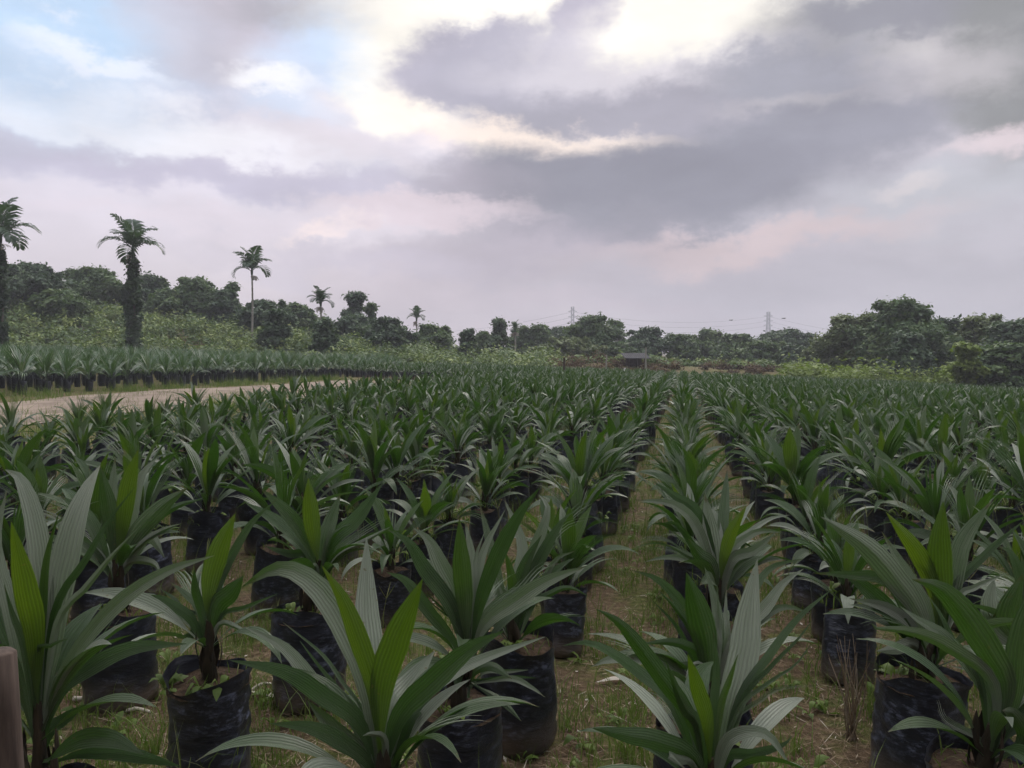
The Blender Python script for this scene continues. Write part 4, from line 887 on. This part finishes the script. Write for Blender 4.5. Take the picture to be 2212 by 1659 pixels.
T = [ # label, x, ytop, width, depth, kind, material
 ('dark leafy tree on the bank at the left edge, behind the first palm', 60, 568, 150, 72, 'round', M_TREED, LT),
 ('pale sparse young tree between the left edge tree and next crown', 152, 580, 40, 84, 'open', M_TREE, LT),
 ('broad rounded tree left of the vine-covered palm', 205, 577, 120, 80, 'round', M_TREE, LT),
 ('low olive tree under the left bank crowns', 130, 625, 110, 68, 'round', M_TREE, LT),
 ('dark tree just right of the vine-covered palm', 318, 592, 80, 82, 'round', M_TREED, LT),
 ('slender sparse tree poking above the bank right of the vine-covered palm', 345, 600, 34, 86, 'open', M_TREE, LT),
 ('small-crowned bank tree between the two tallest palms, on the left', 362, 622, 80, 76, 'round', M_TREE, LT),
 ('highest domed tree between the two tallest palms', 425, 598, 90, 78, 'round', M_TREE, LT),
 ('ragged tree left of the pale-trunked palm', 485, 625, 70, 76, 'round', M_TREED, LT),
 ('sparse twiggy tree close left of the pale-trunked palm', 500, 612, 30, 84, 'open', M_TREE, LT),
 ('wide dark tree behind the pale-trunked palm', 572, 648, 110, 74, 'round', M_TREED, LT),
 ('very dark round bush right of the pale-trunked palm', 594, 670, 66, 62, 'bush', M_TREED, LT),
 ('mid green tree between the second and third palms', 640, 655, 90, 80, 'round', M_TREE, LT),
 ('dark bush wrapped round the foot of the spiky palm', 700, 690, 60, 60, 'bush', M_TREED, LT),
 ('tall flat-topped tree standing above the bank near centre left', 768, 632, 50, 84, 'tall', M_TREED, LT),
 ('narrow leaning tree right of the flat-topped tree', 800, 655, 32, 82, 'tall', M_TREE, LT),
 ('wide heavy tree below the flat-topped tree', 765, 680, 120, 76, 'round', M_TREED, LT),
 ('drooping dark tree at the right end of the bank', 838, 684, 90, 70, 'round', M_TREED, LT),
 ('rounded tree below the smallest palm', 930, 700, 90, 80, 'round', M_TREE, LT),
 ('thin-edged tree right of the smallest palm', 962, 705, 36, 84, 'open', M_TREE, LT),
 ('dark round tree right of the smallest palm, before the far line', 1012, 711, 54, 72, 'bush', M_TREED, 0),
 ('little tree between the dark round tree and the dark column tree', 1044, 716, 40, 90, 'round', M_TREE, 0),
 ('dark column-shaped tree draped in creeper', 1078, 689, 48, 84, 'tall', M_TREED, 0),
 ('light green tree right of the dark column tree', 1130, 704, 56, 95, 'round', M_TREE, 0),
 ('tree with two small domes left of the first pylon', 1165, 700, 60, 95, 'round', M_TREE, 0),
 ('flat umbrella-like crown behind the foot of the first pylon', 1212, 706, 90, 110, 'umbrella', M_TREED, 0),
 ('feathery bamboo-like tree in front of the first pylon', 1230, 728, 130, 84, 'round', M_TREEO, 0),
 ('tallest tree near the middle with a pale bare trunk', 1278, 680, 84, 88, 'round', M_TREE, 0),
 ('gaunt thin-crowned tree right of the tallest middle tree', 1332, 692, 46, 96, 'open', M_TREE, 0),
 ('bushy tree below the gaunt thin-crowned tree', 1335, 738, 80, 86, 'round', M_TREE, 0),
 ('broad tree with ragged top above the hut', 1398, 708, 88, 90, 'round', M_TREED, 0),
 ('lower dark tree behind the hut', 1372, 738, 70, 86, 'round', M_TREED, 0),
 ('first tree right of the sky gap', 1472, 722, 60, 90, 'round', M_TREE, 0),
 ('domed tree second right of the sky gap', 1532, 711, 84, 96, 'round', M_TREE, 0),
 ('mid green tree left of the umbrella-shaped tree', 1595, 722, 80, 92, 'round', M_TREE, 0),
 ('wide umbrella-shaped tree below the second pylon', 1697, 712, 118, 100, 'umbrella', M_TREED, 0),
 ('leafy tree in front of the umbrella-shaped tree', 1650, 738, 100, 84, 'round', M_TREE, 0),
 ('dark tree under the right side of the umbrella-shaped tree', 1722, 745, 70, 80, 'round', M_TREED, 0),
 ('low olive tree at the left foot of the big right grove', 1782, 730, 80, 72, 'round', M_TREEO, 0),
 ('feathery olive tree at the left side of the right grove', 1828, 682, 84, 66, 'round', M_TREEO, 0),
 ('olive tree second from left in the right grove', 1888, 676, 80, 66, 'round', M_TREEO, 0),
 ('biggest tree of the right grove with a peaked top', 1950, 648, 150, 62, 'round', M_TREE, 0),
 ('dark-leaved tree right of the biggest grove tree', 2040, 688, 110, 64, 'round', M_TREED, 0),
 ('olive-topped tree in the right grove', 2115, 680, 100, 62, 'round', M_TREEO, 0),
 ('dark tree at the right picture edge', 2185, 692, 110, 58, 'round', M_TREED, 0),
 ('leafy green bush tree low at the right edge', 2170, 742, 130, 48, 'round', M_TREE, 0),
 ('upright yellow-green bush in front of the right grove', 2088, 742, 52, 46, 'tall', M_TREEY, 0),
 ('dark bushy tree under the biggest grove tree', 1965, 720, 120, 56, 'bush', M_TREED, 0),
]
for i, (lb, x, yt, wd, D, kd, mt, gr) in enumerate(T):
    nm = {'bush': 'bushy_tree', 'umbrella': 'umbrella_tree', 'open': 'sparse_tree', 'tall': 'columnar_tree'}.get(kd, 'broadleaf_tree')
    wide = {'open': 1.15, 'bush': 1.05}.get(kd, 1.3)
    tree(nm, lb, x, yt, wd * wide, D, kd, mt, gr or 'broadleaf trees along the far tree line', seed=i + 1, bark=M_PALE_BARK if 'pale bare trunk' in lb or kd == 'open' else None,
         dense=.8 if kd == 'open' else 1.0, low=.28 if 'pale bare trunk' in lb else .06)

# ------------------------------------------------------------------ areca palms
def areca(label, x, ytop, rad, D, seed, clothed=0, dbl=1.0, nf=9, ybase=None, lift=1.0):
    rng = np.random.default_rng(seed); rm = rad * 1024 / 2212 / F * D        # crown radius in metres
    p = at(x, ytop, D); gz = float(ground_z(p[0], p[1])); H = float(p[2]) - gz
    root = empty('areca_palm', (float(p[0]), float(p[1]), gz - .05)); tag(root, label, 'palm', 'slender palms on the left bank')
    th = H - rm * 1.15; tr = MB(); zz = np.linspace(0, th, 26); bow = np.sin(zz / th * 2.2) * .12
    rr = np.where(np.arange(26) % 2 == 0, .085, .075) * (1.25 - .4 * zz / th)
    tube(tr, np.stack([bow, zz * 0, zz], -1), rr, 8, cap=False); tr.build('trunk', M_PALE_BARK if not clothed else M_BARK, root)
    sh = MB(); tube(sh, [(bow[-1], 0, th - .05), (bow[-1], 0, th + .25), (bow[-1], 0, th + .6)], [.085, .11, .05], 8, .6); sh.build('crownshaft', M_PALM, root)
    o = np.array([bow[-1], 0, th + .45])
    for k in range(nf):
        old = k / (nf - 1); a = k * 2.4 + rng.normal(0, .2) + seed; fr = MB()
        Lf = rm * rng.uniform(1.15, 1.4); n = 14
        P = arc(o - (0, 0, .25 * old), a, R(4 + 42 * old), R(45 + 95 * old) * rng.uniform(.85, 1.15), Lf, n, 1.2)
        tube(fr, P, np.linspace(.028, .008, n + 1), 4, .5, cap=False)
        side = np.array([-math.sin(a), math.cos(a), 0]); Tt = norm(np.gradient(P, axis=0))
        m_ = 18
        for j in range(m_):
            s = .12 + .86 * j / (m_ - 1); q = np.array([np.interp(s * n, np.arange(n + 1), P[:, c]) for c in range(3)]); t_ = np.array([np.interp(s * n, np.arange(n + 1), Tt[:, c]) for c in range(3)])
            up = np.cross(side, t_); up = up if up[2] > 0 else -up
            ll = rm * .58 * math.sin(math.pi * (.12 + .8 * s)) * rng.uniform(.85, 1.1) * dbl
            for sg in (-1, 1):
                d1 = norm(side * sg * .85 + t_ * (.45 + .5 * s) + up * .25 + rng.normal(0, .06, 3)); d2 = norm(d1 - np.array([0, 0, .7]))
                blade(fr, [q, q + d1 * ll * .55, q + d1 * ll * .55 + d2 * ll * .45], 0.07 * rm / 1.7, norm(np.cross(d1, up)), .1, 3, 1, .0, rng.uniform(.1, .8), petw=.012)
        fr.build('frond', M_PALM, root, smooth=False)
    fc = MB()
    for k in range(3):
        a = rng.random() * 6.28
        for j in range(12):
            e = np.array([math.cos(a) * .3, math.sin(a) * .3, -.2]) + rng.normal(0, .12, 3); tube(fc, curve([(bow[-1], 0, th - .1), np.array([bow[-1], 0, th - .1]) + e * (.6, .6, .2), np.array([bow[-1], 0, th - .2]) + e], 3), [.012, .01, .02, .03], 4, .9, cap=False)
    fc.build('fruit_stalks', M_STRAW, root)
    if clothed:
        vn = MB(); w = clothed * 1024 / 2212 / F * D / 2
        for k in range(46):
            t = rng.random(); a = rng.random() * 6.28; q = w * (.75 + .25 * math.sin(t * 9 + seed)) * (1 - .45 * max(t - .75, 0) / .25)
            leaf_cloud(vn, np.array([math.cos(a) * q * .6, math.sin(a) * q * .6, t * th * .98]), w * rng.uniform(.35, .6), 200, .17, rng, 1.3, 0, .8, .3)
        vn.build('climbing_vine', M_TREED, root, smooth=False)
areca('palm cut by the left picture edge, drooping fronds reaching right', -4, 445, 66, 50, 1, clothed=27, nf=9)
areca('tall palm with its trunk thickly wrapped in dark vine', 283, 480, 58, 55, 2, clothed=42, nf=9)
areca('slim palm with a bare pale trunk, second full palm from the left', 541, 543, 42, 66, 3, nf=9)
areca('spiky palm rising from a dark bush, third full palm from the left', 690, 628, 27, 66, 4, nf=10, clothed=0)
areca('small distant palm above the bank trees at centre left', 898, 670, 19, 90, 5, nf=9)
areca('little palm with a pale trunk right of the dark column tree', 1111, 698, 15, 88, 6, nf=8)

# ------------------------------------------------------------------ undergrowth
rng = np.random.default_rng(21)
def scrub(name, label, cat, material, spots, size, n=110, rlo=0., rhi=1.):
    g = MB()
    for x, y, r, hgt in spots:
        z = float(ground_z(x, y)); rl = rng.uniform(rlo, rhi)
        leaf_cloud(g, np.array([x, y, z + hgt * .45]), r, n, size, rng, hgt / r * .6, max(0, rl - .1), min(1, rl + .1))
    tag(g.build(name, material, smooth=False), label, cat, kind='stuff')
sp = []
for k in range(900):
    y = rng.uniform(57, 76); u = rng.uniform(-.78, .06); sp.append((u * y, y, rng.uniform(.5, 1.3), rng.uniform(.6, 1.5) * (1 + .3 * (y > 64))))
scrub('bank_undergrowth', 'mixed green scrub and ferns covering the left bank below the trees', 'undergrowth', M_SCRUB, sp, .16, 130)
sp = []
for k in range(240):
    y = rng.uniform(64, 71); u = rng.uniform(-.1, .8); sp.append((u * y, y, rng.uniform(.5, 1.0), rng.uniform(.3, .9)))
scrub('field_edge_scrub', 'low green scrub in front of the centre and right trees', 'undergrowth', M_SCRUB, sp, .16, 110, .2, .8)
sp = []
for k in range(210):
    u = rng.uniform(.37, .75); y = rng.uniform(49, 56) - 6 * max(u - .5, 0) ; sp.append((u * y, y + 2.5, rng.uniform(.5, 1.0), rng.uniform(.9, 2.1)))
scrub('yellow_green_scrub', 'bright yellow-green scrub strip at the foot of the right grove', 'undergrowth', M_TREEY, sp, .15, 130)
sp = []
for k in range(300):
    u = rng.uniform(-.14, .42); y = rng.uniform(57.5, 68)
    if float(vnoise(np.array([u * 40]), np.array([y * .2]), 1.0, 8)[0]) < .38: continue
    big = 1.6 if .04 < u < .12 else 1.0
    sp.append((u * y, y, rng.uniform(.4, .8) * big, rng.uniform(.12, .7) * big))
scrub('dry_bracken', 'reddish brown dry bracken strip along the far field edge', 'bracken', M_BRACKEN, sp, .12, 90)

# ------------------------------------------------------------------ hut, posts, pylons, wires, birds
p = at(1372, 790, 63); gz = float(ground_z(p[0], p[1])); zr = float(at(1372, 766, 63)[2]); hut = empty('hut', (float(p[0]), float(p[1]), gz)); tag(hut, 'low open hut with a grey sheet roof under the far trees', 'hut')
w, dp, h = .66, .8, (zr - gz) * .88
m_ = MB(); box(m_, (-w, dp - .08, 0), (w, dp, h * .8)); m_.build('wall', M_HUTWALL, hut, smooth=False); m_ = MB(); box(m_, (.2, -dp, 0), (w, -dp + .08, h * .42)); m_.build('wall', M_HUTWALL, hut, smooth=False)
m_ = MB()
for i in range(24):
    x0 = -w - .35 + i * (2 * w + .7) / 24; x1 = x0 + (2 * w + .7) / 24; lift = .03 * (i % 2)
    m_.add([(x0, -dp - .5, h * .82 + lift), (x1, -dp - .5, h * .82 + .03 - lift), (x1, dp + .3, h + .25 + .03 - lift), (x0, dp + .3, h + .25 + lift), (x0, -dp - .5, h * .82 + lift - .04), (x1, -dp - .5, h * .82 - .01 - lift), (x1, dp + .3, h + .21 + .03 - lift), (x0, dp + .3, h + .21 + lift)], [(0, 1, 2, 3), (7, 6, 5, 4), (0, 4, 5, 1)])
m_.build('roof', M_SHEET, hut, smooth=False)
for sx in (-w, 0, w):
    m_ = MB(); tube(m_, [(sx, -dp, 0), (sx, -dp, h * .82)], .06, 8); m_.build('post', M_POST, hut)
def post(x, yt, D, r, material, label, name='post', cat='post', lean=0.):
    p = at(x, yt, D); gz = float(ground_z(p[0], p[1])); H = float(p[2]) - gz; m_ = MB(); rg = np.random.default_rng(int(x))
    zz = np.linspace(0, H, 8); tube(m_, np.stack([zz / H * lean, zz * 0 + .01 * np.sin(zz * 3), zz], -1), r * np.linspace(1.1, .85, 8), 8, jit=.05, rng=rg)
    tag(m_.build(name, material, loc=(p[0], p[1], gz)), label, cat, 'posts standing in the far part of the field')
post(1219, 772, 36, .055, M_POST, 'dark wooden post rising from the far seedlings, left of the hut')
post(1310, 766, 56, .06, M_PALE_BARK, 'thin pale pole just left of the hut')
post(1395, 750, 56, .06, M_PALE_BARK, 'tallest thin pole, at the right corner of the hut')
post(1350, 795, 50, .09, M_WHITE, 'short white marker post in the far seedlings')

def pylon(x, yt, D, label):
    p = at(x, yt, D); gz = -2.; H = float(p[2]) - gz; root = empty('pylon', (float(p[0]), float(p[1]), gz)); tag(root, label, 'pylon', 'power line pylons on the horizon')
    k = D / 800; b0, b1 = 4.0 * k, 1.25 * k; zs = np.linspace(0, 1, 9) ** .85; wd = lambda t: b0 + (b1 - b0) * min(t / .72, 1)
    r = .40 * k
    for sx, sy in ((1, 1), (1, -1), (-1, 1), (-1, -1)):
        m_ = MB(); tube(m_, [(sx * wd(t), sy * wd(t), t * H) for t in (0, .36, .72, 1)], r, 4); m_.build('leg', M_STEEL, root)
    m_ = MB()
    for i in range(8):
        a, b = zs[i], zs[i + 1]
        for ax in (0, 1):
            for s in (-1, 1):
                for f in (-1, 1):
                    q0 = [0, 0, a * H]; q1 = [0, 0, b * H]; q0[ax] = s * f * 0 + f * wd(a); q1[ax] = -f * wd(b); q0[1 - ax] = s * wd(a); q1[1 - ax] = s * wd(b); tube(m_, [q0, q1], r * .55, 3)
                q0 = [0, 0, b * H]; q1 = [0, 0, b * H]; q0[ax] = -wd(b); q1[ax] = wd(b); q0[1 - ax] = s * wd(b); q1[1 - ax] = s * wd(b); tube(m_, [q0, q1], r * .5, 3)
    m_.build('bracing', M_STEEL, root)
    for t in (.90, .79, .68):
        m_ = MB()
        for s in (-1, 1):
            tube(m_, [(s * b1, 0, t * H), (s * 4.6 * k, 0, t * H + .3)], r * .7, 4); tube(m_, [(s * b1, 0, t * H + 1.6 * k), (s * 4.6 * k, 0, t * H + .3)], r * .5, 4)
        m_.build('crossarm', M_STEEL, root)
    return [np.array([float(p[0]), float(p[1]), gz + t * H]) for t in (.90, .79, .68)], k
A1, k1 = pylon(1237, 663, 800, 'left pylon above the middle trees'); A2, k2 = pylon(1660, 674, 900, 'right pylon above the umbrella-shaped tree')
def cable(a, b, sag, label):
    t = np.linspace(0, 1, 25)[:, None]; P = a + (b - a) * t; P[:, 2] -= sag * 4 * (t * (1 - t))[:, 0]; c0 = a.copy(); m_ = MB(); tube(m_, P - c0, .13, 4, cap=False)
    tag(m_.build('power_cable', M_STEEL, loc=c0), label, 'cable', 'cables of the far power line')
for lv, w_ in enumerate(('top', 'middle', 'bottom')):
    cable(A1[lv], A2[lv], 9, f'{w_} cable between the two pylons')
    cable(A1[lv], np.array(at(700, 712, 900)) + (0, 0, -5.5 * lv), 12, f'{w_} cable running left from the left pylon')
    cable(A2[lv], np.array(at(2250, 712, 700)) + (0, 0, -4.5 * lv), 14, f'{w_} cable running right from the right pylon')
def bird(x, y, D, ph, label):
    p = at(x, y, D); root = empty('bird', tuple(map(float, p)), .4 * ph); tag(root, label, 'bird', 'birds flying above the far trees')
    m_ = MB(); s = np.linspace(-1, 1, 9); tube(m_, np.stack([s * .3, s * 0, .03 * (1 - s * s)], -1), np.maximum(.09 * (1 - s ** 2) ** .6, .008), 8)
    tube(m_, [(-.28, 0, .0), (-.5, 0, .01)], [.03, .07], 6)
    for sg in (-1, 1):
        P = curve([(.02, 0, .03), (.05, sg * .3, .03 + .14 * ph), (-.12, sg * .7, .02 + .02 * ph)], 8); blade(m_, P, .11, np.array([1., 0, 0]), .05, 8, 2, -.3, .5, petw=.02)
    m_.build('body', M_BIRD, root)
bird(1580, 692, 160, 1., 'dark bird left of the right pylon'); bird(1694, 688, 140, .6, 'dark bird close right of the right pylon'); bird(1797, 686, 170, -.4, 'tiny bird farthest right of the right pylon')

# ------------------------------------------------------------------ haze
m, t, o = mat('haze_air'); pv = N(t, 'ShaderNodeVolumePrincipled'); pv.inputs['Color'].default_value = (.88, .87, .95, 1); pv.inputs['Density'].default_value = .0009; pv.inputs['Anisotropy'].default_value = .0
t.links.new(pv.outputs[0], o.inputs['Volume'])
m_ = MB(); box(m_, (-780, -60, -60), (780, 960, 46)); hz = m_.build('haze', m, smooth=False); tag(hz, kind='stuff')
